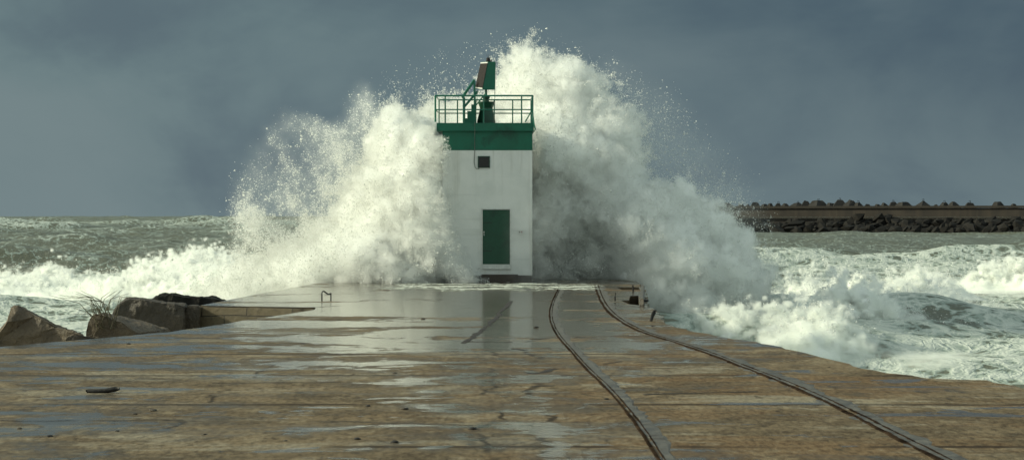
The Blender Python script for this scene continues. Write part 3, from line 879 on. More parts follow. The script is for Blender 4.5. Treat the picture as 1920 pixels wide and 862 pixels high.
# rebuilt as a wedge: front face towards the pier
bpy.data.objects.remove(r1)
def wedge(front, back, Yf, Yb_, m, seed, amp, name='boulder', bev=0.03):
    """front and back outlines with the same number of points, joined"""
    bm = bmesh.new()
    a_ = [bm.verts.new(rpt(x, y, Yf + dy)) for x, y, dy in front]
    b_ = [bm.verts.new(rpt(x, y, Yb_ + dy)) for x, y, dy in back]
    n = len(a_)
    bm.faces.new(a_); bm.faces.new(b_[::-1])
    for i in range(n): bm.faces.new((a_[i], b_[i], b_[(i + 1) % n], a_[(i + 1) % n]))
    bmesh.ops.recalc_face_normals(bm, faces=bm.faces)
    bmesh.ops.bevel(bm, geom=bm.edges[:], offset=bev, segments=2, affect='EDGES', clamp_overlap=True)
    bmesh.ops.triangulate(bm, faces=bm.faces)
    for _ in range(6):
        es = [e for e in bm.edges if e.calc_length() > 0.13]
        if not es: break
        bmesh.ops.subdivide_edges(bm, edges=es, cuts=1)
        bmesh.ops.triangulate(bm, faces=[f for f in bm.faces if len(f.verts) > 3])
    bm.normal_update()
    for v in bm.verts:
        q = v.co * 1.7 + Vector((seed * 3.7, seed, 0))
        v.co += v.normal * (mnoise.fractal(q, 0.7, 2.2, 6) * 0.5 + 0.45 * (mnoise.ridged_multi_fractal(q * 0.7, 0.9, 2.0, 5, 1.0, 2.0) - 1.0)) * amp
    return obj(name, bm, m)
tag(wedge([(-25, 690, 0), (-12, 640, 0), (14, 604, 0), (24, 574, 0.3), (42, 576, 0.3), (64, 592, 0.2), (104, 612, 0.1), (150, 628, 0), (178, 650, 0), (150, 690, 0)],
          [(-10, 690, 0), (-6, 640, 0), (16, 604, 0), (27, 577, 0), (44, 578, 0), (66, 592, 0), (104, 610, 0), (148, 626, 0), (168, 650, 0), (150, 690, 0)], 41.0, 43.2, M['rock'], 1, 0.10),
    'large cracked brown boulder peaked on its left, farthest left beside the pier', 'boulder', 'boulders beside the pier')
tag(wedge([(140, 690, 0), (128, 650, 0), (124, 634, 0), (140, 628, 0), (160, 630, 0), (182, 636, 0), (188, 660, 0), (180, 690, 0)],
          [(140, 690, 0), (130, 650, 0), (126, 636, 0), (141, 631, 0), (160, 632, 0), (180, 637, 0), (185, 660, 0), (180, 690, 0)], 40.6, 41.4, M['rock_dark'], 2, 0.07),
    'low dark broken rock between the two leaning boulders', 'boulder', 'boulders beside the pier')
tag(wedge([(155, 690, 0), (160, 628, 0), (167, 600, 0), (177, 590, 0), (196, 592, 0), (228, 606, 0), (258, 626, 0), (262, 690, 0)],
          [(190, 690, 0), (186, 622, 0), (184, 601, 0), (186, 589.5, 0), (206, 590, 0), (262, 602, 0), (318, 618, 0), (335, 690, 0)], 44.0, 48.5, M['rock'], 3, 0.07),
    'tilted boulder with a pale wet top and a tuft of dry grass', 'boulder', 'boulders beside the pier')
tag(wedge([(205, 680, 0), (211, 590, 0), (217, 577, 0), (238, 559.5, 0), (262, 562, 0), (300, 567, 0), (346, 574, 0), (340, 680, 0)],
          [(222, 680, 0), (224, 590, 0), (229, 572, 0), (244, 560, 0), (266, 561, 0), (306, 565, 0), (350, 571, 0), (346, 680, 0)], 51.5, 54.0, M['rock_dark'], 4, 0.09),
    'big dark flat-faced block leaning against the end of the pier head', 'boulder', 'boulders beside the pier')
tag(wedge([(344, 680, 0), (344, 588, 0), (350, 575, 0), (358, 573, 0), (374, 573.5, 0), (374, 680, 0)],
          [(346, 680, 0), (346, 588, 0), (351, 573, 0), (358, 571.5, 0), (373, 571.5, 0), (373, 680, 0)], 52.3, 53.6, M['rock_dark'], 5, 0.05),
    'narrow dark upright block between the leaning slab and the stone wall', 'boulder', 'boulders beside the pier')
tag(wedge([(275, 600, 0), (280, 564, 0), (300, 556, 0), (318, 553, 0), (345, 557, 0), (370, 558, 0), (400, 561, 0), (418, 563, 0), (432, 571, 0), (432, 600, 0)],
          [(275, 600, 0), (282, 564, 0), (300, 557, 0), (318, 554, 0), (345, 557, 0), (370, 558, 0), (400, 561, 0), (418, 563, 0), (430, 570, 0), (430, 600, 0)], 60.0, 62.0, M['rubble'], 6, 0.16),
    'low jagged black rock behind the dark leaning block, by the surf', 'boulder', 'boulders beside the pier')

# grass tuft
bm = bmesh.new()
g = random.Random(5)
root = at(196, 606, 44.0)
for i in range(26):
    a_ = root + Vector((g.uniform(-0.22, 0.3), g.uniform(-0.1, 0.3), -0.12))
    lean = g.uniform(-1.1, -0.35) if i % 4 else g.uniform(-0.3, 0.5)
    ln = g.uniform(0.5, 1.15)
    b_ = a_ + Vector((lean * ln * 0.5, g.uniform(-.1, .1), ln * 0.62))
    c_ = a_ + Vector((lean * ln * 1.25, g.uniform(-.1, .1), ln * g.uniform(0.6, 0.85)))
    add_tube(bm, [a_, a_.lerp(b_, 0.55) + Vector((0, 0, 0.02)), b_, c_], [0.010, 0.009, 0.007, 0.003], 4)
tag(obj('grass_tuft', bm, M['grass']), 'dry windblown grass tuft on the tilted boulder', 'grass tuft')

# ------------------------------------------------------------------ far breakwater
def bw(px):  # distance of the breakwater wall along the picture
    return 575 - (px - 1335) / 585 * 36
def BP(px, py, dy=0.0):
    Yq = bw(px)
    return Vector(((px - CX) / F * Yq, Yq + dy, CAMZ - (py - HY) / F * Yq))
def breakwall_mat():
    m, nt = new_mat('stained_wall')
    g = NT(nt)
    v = g.pos((0.35, 0.35, 0.02))
    n = g.noise(v, 1.0, 6, 0.7)
    n2 = g.noise(g.pos((0.05, 0.05, 0.3)), 1, 4, 0.6)
    n3 = g.noise(g.pos((0.6, 0.6, 0.05)), 1.0, 4, 0.6)
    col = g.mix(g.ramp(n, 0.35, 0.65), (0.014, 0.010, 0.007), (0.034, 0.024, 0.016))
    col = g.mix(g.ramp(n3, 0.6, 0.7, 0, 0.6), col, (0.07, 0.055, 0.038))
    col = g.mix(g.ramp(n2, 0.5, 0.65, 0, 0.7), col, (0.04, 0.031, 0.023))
    p = g.n('ShaderNodeBsdfPrincipled', inp={'Roughness': 0.75})
    g.L.new(col, p.inputs['Base Color'])
    g.out(p.outputs[0])
    return m
M['breakwall'] = breakwall_mat()
bwo = empty('breakwater_wall', BP(1600, 430), 'long stained concrete breakwater wall on the horizon', 'breakwater')
def wall_run(name, t0, t1, b0, b1, dy0, dy1, m):
    p0, p1 = 1352, 2400
    z = lambda px, q: BP(px, q).z
    zt_, zb = z(1600, t0), z(1600, b0)
    bm = bmesh.new()
    n = 40
    rows = []
    for i in range(n + 1):
        px = p0 + (p1 - p0) * i / n
        q = BP(px, 400)
        rows.append([bm.verts.new((q.x, q.y + dy0, zb)), bm.verts.new((q.x, q.y + dy0, zt_)), bm.verts.new((q.x, q.y + dy1, zt_)), bm.verts.new((q.x, q.y + dy1, zb))])
    for r0, r1_ in zip(rows[:-1], rows[1:]):
        for k_ in range(4): bm.faces.new((r0[k_], r0[(k_ + 1) % 4], r1_[(k_ + 1) % 4], r1_[k_]))
    bm.faces.new(rows[0]); bm.faces.new(rows[-1][::-1])
    bmesh.ops.recalc_face_normals(bm, faces=bm.faces)
    return obj(name, bm, m, bwo)
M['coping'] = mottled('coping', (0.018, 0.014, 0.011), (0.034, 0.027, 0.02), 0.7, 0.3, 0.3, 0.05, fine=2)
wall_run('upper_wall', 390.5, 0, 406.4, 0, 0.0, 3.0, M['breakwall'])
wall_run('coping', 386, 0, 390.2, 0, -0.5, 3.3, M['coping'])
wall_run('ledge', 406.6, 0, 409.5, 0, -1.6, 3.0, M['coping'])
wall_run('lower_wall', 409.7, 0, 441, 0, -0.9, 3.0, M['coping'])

# armour blocks standing along its top
blocks = [(1357, 380.5, 44), (1391, 383, 13), (1402, 384, 10), (1416, 380.5, 19), (1432, 383.5, 14), (1445, 382.5, 10), (1457, 382, 15), (1472, 382.5, 17), (1493, 381.5, 26),
          (1511, 377.5, 19), (1536, 377, 29), (1559, 381.5, 18), (1573, 375.5, 25), (1592, 376, 24), (1612, 380.5, 17), (1628, 384, 14), (1645, 383.5, 13), (1660, 381.5, 17),
          (1677, 379.5, 18), (1697, 379, 27), (1731, 377.5, 25), (1754, 384, 14), (1770, 380.5, 17), (1790, 379, 20), (1818, 380.5, 19), (1873, 379, 19), (1900, 383, 13)]
blk_lab = {0: 'wide dark mound of armour block at the left end of the breakwater, nearest the splash', 12: 'tall dark armour block left of the other tall one on the breakwater top',
           13: 'tall dark armour block right of its tall neighbour on the breakwater top', 20: 'single pointed dark armour block standing apart on the breakwater', 10: 'broad dark armour block with sloping left side on the breakwater'}
for i, (px, py, w) in enumerate(blocks):
    Yq = bw(px) + 5.5
    m_px = Yq / F
    wz = w * m_px
    topz = CAMZ - (py - 0.8 - HY) * m_px
    basez = BP(1600, 388).z - 1.5
    g = random.Random(100 + i)
    hh = (topz - basez)
    bm = bmesh.new()
    tw = g.uniform(0.3, 0.6)
    sh = g.uniform(-0.2, 0.2) * wz
    if i == 20: tw, sh = 0.12, 0.0
    n = 5 if i % 3 else 4
    prof = [(wz * 0.82, 0.0), (wz * 0.74, hh * 0.5), (wz * (tw * 0.5 + 0.1), hh * 0.93), (wz * tw * 0.45, hh)]
    rings = []
    for q, (r_, z_) in enumerate(prof):
        rings.append([bm.verts.new((math.cos(t_) * r_ * (1 + g.uniform(-.05, .05)) + sh * z_ / hh, math.sin(t_) * r_ * 0.8, z_ + g.uniform(-.06, .06) * hh * (q > 1))) for t_ in (2 * math.pi * (k_ + 0.5) / n for k_ in range(n))])
    for q in range(3):
        for k_ in range(n): bm.faces.new((rings[q][k_], rings[q][(k_ + 1) % n], rings[q + 1][(k_ + 1) % n], rings[q + 1][k_]))
    bm.faces.new(rings[0][::-1]); bm.faces.new(rings[-1])
    if i % 2 == 0 and w > 14:   # lifting eye
        add_tube(bm, [(sh - .2, 0, hh - .1), (sh - .2, 0, hh + .5), (sh + .2, 0, hh + .5), (sh + .2, 0, hh - .1)], 0.09, 5)
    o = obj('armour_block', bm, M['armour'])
    o.location = ((px - CX) * m_px, Yq, basez)
    tag(o, blk_lab.get(i, 'dark concrete armour block among the row along the breakwater top'), 'armour block', 'armour blocks along the breakwater top')

# rubble at its foot
g = random.Random(9)
protos = []
for i in range(7):
    bm = bmesh.new()
    bmesh.ops.create_icosphere(bm, subdivisions=1, radius=1.0)
    for v in bm.verts:
        c_ = v.co.copy()
        mx_ = max(abs(c_.x), abs(c_.y), abs(c_.z))
        v.co = (c_ * 0.55 + c_ / mx_ * 0.42) * (1 + 0.7 * mnoise.noise(c_ * 1.4 + Vector((i * 9.0, 0, 0))))
    me = bpy.data.meshes.new('rubble_rock'); bm.to_mesh(me); bm.free(); me.materials.append(M['rubble'])
    protos.append(me)
nr_ = 0
for row, (q0, q1, dy, cnt) in enumerate(((430, 437, -9, 75), (421, 430, -6, 75), (413, 421, -3.5, 60))):
    for i in range(cnt):
        px = 1395 + (1960 - 1395) * (i + g.uniform(-.4, .4)) / (cnt - 1)
        py = g.uniform(q0, q1)
        if row == 2:
            lim = 408 if 1590 < px < 1700 else 417
            py = g.uniform(lim, 422) if px > 1470 else g.uniform(421, 426)
        Yq = bw(px) + dy
        s_ = g.uniform(0.9, 1.9)
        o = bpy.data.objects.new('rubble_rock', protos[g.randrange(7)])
        COL.objects.link(o)
        o.location = ((px - CX) / F * Yq, Yq, CAMZ - (py - HY) / F * Yq)
        o.scale = (s_ * g.uniform(0.8, 1.6), s_, s_ * g.uniform(0.6, 1.0))
        o.rotation_euler = (g.uniform(-.5, .5), g.uniform(-.6, .6), g.uniform(0, 6.28))
        tag(o, 'black rubble rock heaped against the foot of the breakwater', 'rock', 'rubble rocks at the foot of the breakwater')

# ------------------------------------------------------------------ sea
def build_sea():
    rows, cols = 1000, 900
    t = np.linspace(0, 1, rows)
    Yr = 22.0 * (9000.0 / 22.0) ** t
    u = np.linspace(-1, 1, cols)
    Yg = np.repeat(Yr[:, None], cols, 1)
    Xg = u[None, :] * (Yg * 0.34 + 8.0)
    dYr = Yg * (math.log(9000 / 22.0) / rows)
    H = np.zeros_like(Yg); 
    g = np.random.default_rng(5)
    for i in range(70):
        L = 2.2 * (75 / 2.2) ** (i / 69)
        th = g.normal(0, 0.42) + R(18)
        kx, ky = math.sin(th) * 2 * math.pi / L, -math.cos(th) * 2 * math.pi / L
        A = 0.0085 * L ** 0.93
        ph = Xg * kx + Yg * ky + g.uniform(0, 6.28)
        fade = sstep(1.2, 3.0, L / dYr)
        wv = np.exp(1.1 * (np.sin(ph) - 1)) * 2 - 0.9
        H += A * wv * fade
    H *= 1 + 0.4 * sstep(250, 800, Yg)
    # long swell ridges seen towards the horizon
    H += 1.5 * sstep(130, 350, Yg) * np.exp(2.0 * (np.sin(Yg / 24.0 + 1.2 * np.sin(Xg / 60.0 + Yg / 130) + 0.6) - 1))
    H += 1.3 * sstep(420, 900, Yg) * np.exp(1.6 * (np.sin(Xg / 30.0 + 2.0 * np.sin(Yg / 170.0)) + np.sin(Xg / 71.0 + Yg / 310.0 + 1.0) - 2))
    H -= H[500:800].mean() * sstep(100, 250, Yg)
    H *= 1 - 0.6 * sstep(30, 50, Xg) * sstep(200, 330, Yg) * sstep(1500, 900, Yg)
    near = sstep(95, 60, Yg)
    H *= 1 - 0.35 * near
    sh = (H - H.mean()) / (H.std() + 1e-6)
    low = sum(np.sin(Xg * a_ + Yg * b_ + c_) for a_, b_, c_ in ((0.11, 0.05, 1.0), (-0.07, 0.09, 2.0), (0.19, -0.03, 0.3), (0.05, 0.031, 4.0))) / 2.83
    foam = -0.34 + 0.62 * sstep(1.0, 2.5, sh + 0.7 * low) * sstep(1500, 500, Yg)
    rgt = sstep(2, 8, Xg) * sstep(265, 215, Yg + 18 * low)
    foam = np.maximum(foam, rgt * (0.31 + 0.10 * low + 0.1 * sstep(-1, 2, sh)))
    hole = np.exp(-(((Xg - 21.5) / 3.2) ** 2 + ((Yg - 91) / 9) ** 2)) + 0.9 * np.exp(-(((Xg - 16.8) / 1.6) ** 2 + ((Yg - 76) / 4) ** 2)) + 0.8 * np.exp(-(((Xg - 26) / 3.0) ** 2 + ((Yg - 112) / 5) ** 2))
    H += (0.75 * np.exp(-(((Xg - 23 - 1.5 * np.sin(Yg / 5)) / 4.0) ** 2 + ((Yg - 96) / 4.5) ** 2)) + 0.45 * np.exp(-(((Xg - 17.2) / 2.2) ** 2 + ((Yg - 79) / 2.5) ** 2))) * rgt
    foam -= 0.36 * np.minimum(hole, 1) * rgt
    lft = sstep(-3, -6, Xg) * sstep(150, 125, Yg + 6 * low)
    foam = np.maximum(foam, lft * (0.44 + 0.08 * low))
    me = np_mesh('sea', np.stack([Xg, Yg, SEA + H], -1).reshape(-1, 3),
                 (lambda a: np.stack([a[:-1, :-1], a[:-1, 1:], a[1:, 1:], a[1:, :-1]], -1).reshape(-1, 4))(np.arange(rows * cols).reshape(rows, cols)))
    at_ = me.attributes.new('foam', 'FLOAT', 'POINT')
    at_.data.foreach_set('value', foam.astype(np.float32).ravel())
    return tag(link('sea', me, M['sea'], smooth=True), 'rough grey-green sea streaked with foam', 'sea', kind='structure')
sea = build_sea()


def surf(name, lo, hi, sp, hfun, amp, label, seed, ndrop, thr=0.0):
    n = [int((hi[i] - lo[i]) / sp[i]) + 1 for i in range(3)]
    x = (lo[0] + sp[0] * np.arange(n[0]))[:, None, None].astype(np.float32)
    y = (lo[1] + sp[1] * np.arange(n[1]))[None, :, None].astype(np.float32)
    z = (lo[2] + sp[2] * np.arange(n[2]))[None, None, :].astype(np.float32)
    h2 = hfun(x[:, :, 0], y[:, :, 0])[:, :, None].astype(np.float32)
    a = np.abs(fnoise(n, sp, 0.7, 3.2, 3.0, seed))
    b = np.abs(fnoise(n, sp, 0.25, 1.1, 3.0, seed + 1))
    c3 = fnoise(n, sp, 0.22, 0.9, 2.6, seed + 7)
    lump = (np.minimum(a, 1.8) - 0.75) * amp * 0.8 + (b - 0.75) * amp * 0.62 + c3 * 0.16
    sdf = (h2 - z) * 0.8 + lump * sstep(0.1, 0.7, h2 - SEA) * sstep(-0.2, 1.6, h2 - SEA)
    edge = np.minimum(np.minimum(sstep(lo[0], lo[0] + 2, x), sstep(hi[0], hi[0] - 2, x)), np.minimum(sstep(lo[1], lo[1] + 2, y), sstep(hi[1], hi[1] - 2, y)))
    sdf = sdf - (1 - edge) * 3
    fog = sstep(-0.05, 0.34, sdf) * np.clip(1 + 0.35 * c3, 0.2, 2) + 0.02 * sstep(-0.5, 0, sdf) * np.clip(c3, 0, 3) * (z > SEA + 0.9)
    val = np.clip(0.5 + (sdf - 0.3) / 1.2, 0, 1)
    val[:, :, 0] = np.where(val[:, :, 0] > 0.5, 0.9, val[:, :, 0])
    val[0], val[-1] = 0, 0
    val[:, 0], val[:, -1] = 0, 0
    val[:, :, -1] = 0
    for f_ in (fog,):
        f_[0], f_[-1] = 0, 0
        f_[:, 0], f_[:, -1] = 0, 0
        f_[:, :, 0] = 0; f_[:, :, -1] = 0
    o = grid_object(name, val, lo, sp, to_mesh=0.5, m=M['foam'])
    tag(o, label, 'wave', kind='thing')
    W = sstep(-0.55, -0.02, sdf) * (sdf < 0.02) * np.exp(np.clip(fnoise(n, sp, 0.3, 2.5, 3, seed + 2) * 1.2, -4, 3)) * (z > h2 - 0.8) * sstep(SEA + 0.6, SEA + 1.6, z)
    P = sample_grid(W, lo, sp, ndrop, seed + 3)
    rad = np.exp(np.random.default_rng(seed).normal(math.log(0.0125), 0.5, len(P))).clip(0.005, 0.04)
    droplets('spray', P, rad, M['drops'], o, seed)
    grid_object('mist', fog, lo, sp, None, SURF_MIST, o)
    return o


def hill(x, y, cx, cy, rx, ry, h, rot=0.0):
    c_, s_ = math.cos(rot), math.sin(rot)
    u = ((x - cx) * c_ + (y - cy) * s_) / rx
    v = (-(x - cx) * s_ + (y - cy) * c_) / ry
    return h * np.exp(-(u * u + v * v))


def wobble(x, y, sd, l0=3.0, l1=14.0):
    g = np.random.default_rng(sd)
    r = 0
    for i in range(14):
        L_ = l0 * (l1 / l0) ** (i / 13)
        th = g.uniform(0, 6.28)
        r = r + L_ ** 0.6 * np.sin((x * math.cos(th) + y * math.sin(th)) * 2 * math.pi / L_ + g.uniform(0, 6.28))
    return r / (np.sqrt(14) * (l0 * l1) ** 0.3 * 0.7)


def left_h(x, y):
    w_ = wobble(x, y, 3)
    cy = 118 + 3.0 * np.sin(x / 6.0) + 1.5 * w_
    crest = 1.45 + 0.5 * np.sin(x / 3.1 + 1) + 0.25 * np.sin(x / 1.7) + 0.35 * w_
    front = np.where(y < cy, 1 / 10.0, 1 / 4.0)
    h_ = crest * np.exp(-((y - cy) * front) ** 2)
    h_ = h_ + hill(x, y, -23, 106, 7, 4.0, 0.9) + hill(x, y, -16, 104, 6, 5, 0.8) + hill(x, y, -12.5, 101, 5, 5, 1.2)
    h_ = h_ * sstep(-2.5, -7.0, x)
    return SEA - 0.45 + h_ * 1.1


def right_h(x, y):
    w_ = wobble(x, y, 8)
    ridge = hill(x, y, 12.5, 90, 7.5, 8.5, 1.15, -0.12) + hill(x, y, 8.5, 76, 4.5, 7, 1.0) + hill(x, y, 19.5, 102, 5.5, 5, 0.75) + hill(x, y, 14, 74, 5, 6, 0.65) + hill(x, y, 10, 69, 5, 5, 0.7) + hill(x, y, 17, 83, 5, 6, 0.9) + hill(x, y, 12.5, 68, 3.0, 4, 0.45)
    curl = hill(x, y, 33.0, 129, 6.0, 4.5, 2.2, -0.12) + hill(x, y, 24.5, 118, 3.0, 5, 0.9, -0.3)
    h_ = (ridge + curl) * (1 + 0.22 * w_)
    return SEA - 0.45 + h_ * 1.1 + 0.12 * w_


SURF_MIST = mist_mat(7.0, (0.962, 0.972, 0.945, 1))
surf('breaking_wave', (-44.0, 92.0, SEA - 0.5), (-3.0, 132.0, 1.3), (0.12, 0.2, 0.09), left_h, 0.5,
     'long foaming breaker rolling in behind the boulders on the left', 210, 60000)
surf('breaking_wave', (3.6, 64.0, SEA - 0.5), (46.0, 146.0, 1.6), (0.12, 0.22, 0.09), right_h, 0.42,
     'churning bank of white foam running along the seaward side of the pier', 310, 45000)

# ------------------------------------------------------------------ the great splash
Y0 = 77.0
LO, SP = (-13.3, 69.4, SEA - 0.1), (0.09, 0.11, 0.09)
NG = (278, 136, 142)
def build_splash():
    x = (LO[0] + SP[0] * np.arange(NG[0])).astype(np.float32)
    y = (LO[1] + SP[1] * np.arange(NG[1])).astype(np.float32)
    z = (LO[2] + SP[2] * np.arange(NG[2])).astype(np.float32)
    X2, Z2 = np.meshgrid(x, z, indexing='ij')
    px, py = CX + X2 / Y0 * F, HY + (CAMZ - Z2) / Y0 * F
    m_ = Y0 / F
    body = [(375, 700), (365, 565), (410, 515), (455, 482), (500, 462), (540, 440), (580, 418), (622, 395), (655, 350), (676, 295), (692, 245), (706, 216), (735, 200), (775, 195),
            (815, 192), (850, 180), (890, 165), (925, 145), (948, 98), (966, 76), (988, 66), (1016, 73), (1050, 86), (1085, 100), (1112, 118), (1136, 132), (1152, 158),
            (1172, 185), (1195, 205), (1208, 240), (1205, 280), (1235, 322), (1290, 352), (1330, 380), (1372, 405), (1408, 437), (1432, 472), (1444, 512), (1440, 560), (1400, 620), (1380, 700)]
    d2 = poly_sdf(px, py, body) * m_
    # control points: centre depth and half thickness of the body
    ctl = [(500, 540, 75.0, 2.4), (620, 520, 73.8, 2.8), (720, 400, 74.8, 3.6), (760, 250, 75.5, 3.2), (800, 480, 74.2, 3.3), (700, 500, 73.6, 3.2), (830, 200, 78.6, 2.4), (915, 160, 79.5, 2.8), (915, 350, 79.5, 3.2),
           (770, 525, 72.4, 2.6), (700, 530, 72.8, 2.6), (826, 280, 73.7, 2.7), (828, 380, 73.5, 2.7), (850, 480, 73.1, 2.3), (875, 515, 72.6, 1.9), (1000, 130, 79.4, 3.2), (1080, 180, 78.6, 3.4), (1050, 300, 77.0, 3.4), (1150, 300, 76.6, 3.0), (1030, 420, 76.6, 3.0), (1075, 465, 77.0, 2.6), (1110, 500, 76.8, 2.6), (1030, 510, 76.8, 2.6),
           (1200, 420, 75.6, 3.4), (1280, 480, 75.0, 3.4), (1240, 560, 74.2, 3.2), (1350, 500, 75.5, 2.8), (1400, 540, 75.6, 2.2), (1160, 250, 77.4, 2.4), (1320, 430, 76.0, 2.4)]
    wsum = 0; yc = 0; tk = 0
    for cx, cy, c_, t_ in ctl:
        w_ = 1.0 / (((px - cx) / 60) ** 2 + ((py - cy) / 60) ** 2 + 0.15) ** 2
        wsum = wsum + w_; yc = yc + w_ * c_; tk = tk + w_ * t_
    yc /= wsum; tk /= wsum
    half = np.where(d2 > 0, np.minimum(np.sqrt(np.maximum(d2, 0) * 2.2 * 2), tk), 0)
    # distance into the body in 3-D (approximately)
    dy = half[:, None, :] - np.abs(y[None, :, None] - yc[:, None, :])
    S = np.minimum(d2[:, None, :], dy * 0.9)
    S = np.where(d2[:, None, :] < 0, np.minimum(d2[:, None, :], -np.maximum(np.abs(y[None, :, None] - yc[:, None, :]) - 0.3, 0) * 0.7 + d2[:, None, :]), S).astype(np.float32)
    n1 = np.minimum(np.abs(fnoise(NG, SP, 1.3, 6.0, 3.0, 41)) - 0.75, 0.7)
    n2 = np.minimum(np.abs(fnoise(NG, SP, 0.42, 1.9, 3.2, 42)) - 0.75, 0.9)
    n3 = fnoise(NG, SP, 0.18, 0.7, 3.0, 43)
    left = sstep(700, 540, px)[:, None, :]
    n4 = fnoise(NG, SP, 0.2, 2.0, 2.4, 44)
    low = sstep(760, 640, px)[:, None, :] * sstep(400, 470, py)[:, None, :]
    S = S - 0.3 + n1 * (0.55 - 0.4 * low) + n2 * (0.32 - 0.2 * low) + n4 * 0.24 + n3 * 0.13
    X3, Y3, Z3 = x[:, None, None], y[None, :, None], z[None, None, :]
    P3x = CX + X3 / Y3 * F
    P3y = HY + (CAMZ - Z3) / Y3 * F
    # keep clear of the lighthouse: what stands before its front face
    le = np.interp(P3y, [180, 245, 300, 350, 400, 450, 490, 515, 528], [822, 827, 831, 833, 838, 850, 868, 893, 908])
    re = np.interp(P3y, [180, 245, 350, 400, 480, 525], [1004, 1002, 1000, 992, 980, 968])
    wob = n2 * 12 + n3 * 5
    inf = np.minimum(P3x - le + wob, re - P3x + wob) * (TY / F)     # >0: over the tower
    keep = np.where(Y3 < TY + 0.1, -inf * 1.6 + 0.12, 9.0)
    keep = np.where((Y3 >= TY - 0.05) & (Y3 < TY + 2.7) & (Z3 < 5.8), np.minimum(keep, np.maximum(X0 - X3, X3 - X1) * 3 + 0.35), keep)
    keep = np.where((Z3 > 5.3) & (Y3 < TY + 2.9), np.minimum(keep, np.maximum(S0 - 0.05 - X3, X3 - S1 - 0.05)), keep)
    S = np.minimum(S, keep.astype(np.float32))
    # nothing inside the pier head
    pier = (Z3 < 0.0) & (Y3 < 77.0) & (X3 > -6.6) & (X3 < 4.6)
    S = np.where(pier, -2.0, S)
    # spray cannot reach forward over the deck
    S = np.where((X3 > 1.0) & (X3 < 4.4), np.minimum(S, (Y3 - 71.6) * 1.0), S)
    S = np.where((X3 > -5.2) & (X3 <= 1.0), np.minimum(S, (Y3 - 69.5) * 1.0), S)
    soft = sstep(720, 560, px)[:, None, :] * sstep(520, 430, py)[:, None, :]
    body_d = sstep(-0.05, 0.8 + 0.9 * soft, S) * np.clip(1.0 + 0.3 * n2 + 0.4 * n4, 0.12, 2.2) * (1 - 0.8 * soft)
    core = np.clip(0.5 + (S - 1.15 - 3 * soft) / 2.0, 0, 1)
    # thin spray: fan on the left, veil on the right, wisps over the top
    fan = [(430, 560), (445, 470), (452, 400), (460, 335), (482, 296), (505, 258), (538, 214), (580, 224), (628, 240), (655, 228), (668, 190), (688, 165), (706, 190), (760, 330), (720, 560)]
    veil = [(1150, 130), (1200, 165), (1245, 185), (1300, 245), (1355, 300), (1395, 345), (1430, 420), (1360, 420), (1230, 330), (1190, 260)]
    wisp = [(700, 190), (705, 140), (770, 108), (850, 85), (920, 70), (955, 62), (960, 110), (900, 150), (830, 175)]
    edge = [(p[0] + (14 if p[0] > 915 else -14), p[1] - 10) for p in body]
    def slab(poly, soft, c_, th):
        q = sstep(-soft, soft, poly_sdf(px, py, poly) * m_)
        return (q[:, None, :] * np.exp(-((Y3 - c_) / th) ** 2)).astype(np.float32)
    f_fan = slab(fan, 0.35, 76.2, 1.8)
    f_veil = slab(veil, 0.9, 78.0, 2.0)
    f_wisp = slab(wisp, 0.5, 79.5, 1.6)
    clear = (keep > 0.05) & ~pier
    rr_, tt_ = np.hypot(px - 735, py - 585), np.arctan2(585 - py, 735 - px)
    g = np.random.default_rng(4)
    ray = 0
    for i in range(16):
        fq = 4 * 1.22 ** i
        ray = ray + fq ** -0.35 * np.sin(tt_ * fq + g.uniform(0, 6.28) + 1.5 * np.sin(rr_ / g.uniform(25, 70) + g.uniform(0, 6.28)))
    ray = (ray / ray.std())[:, None, :]
    clump = np.exp(np.clip(0.75 * fnoise(NG, SP, 0.3, 3.0, 2.6, 51) + 0.5 * ray + 0.5 * n3, -4, 2.4))
    thin = (0.02 * f_fan * clump + 0.012 * f_veil + 0.0 * f_wisp) * clear
    veil2 = 0.03 * sstep(935, 985, P3x) * sstep(1075, 1005, P3x) * sstep(320, 420, P3y) * (Y3 > 70.9) * (Y3 < TY - 0.1) * np.clip(1 + 0.5 * n4, 0, 2) * ~pier
    thin = np.maximum(thin, veil2.astype(np.float32))
    dens = np.maximum(body_d, thin) 
    dens[:, 0] = 0; dens[:, -1] = 0; dens[0] = 0; dens[-1] = 0; dens[:, :, 0] = 0; dens[:, :, -1] = 0
    # weights for drops
    shell = np.exp(-((S - 0.05) / 0.22) ** 2) * clear
    fall = (np.interp(py, [180, 260, 400, 520], [0.25, 0.45, 1.0, 1.4]))[:, None, :]
    W = {'left': (shell, f_fan * clump ** 1.8 * clear * fall + 0.03 * f_wisp * clump ** 2 * clear),
         'right': (shell, f_veil * clump + 0.6 * f_wisp * clump ** 2 * clear)}
    xs = T(905, 0)[0]
    isp = int((xs - LO[0]) / SP[0])
    for q in (0, -1): core[q] = 0; core[:, q] = 0; core[:, :, q] = 0
    return dens.astype(np.float32), W, isp, core.astype(np.float32)


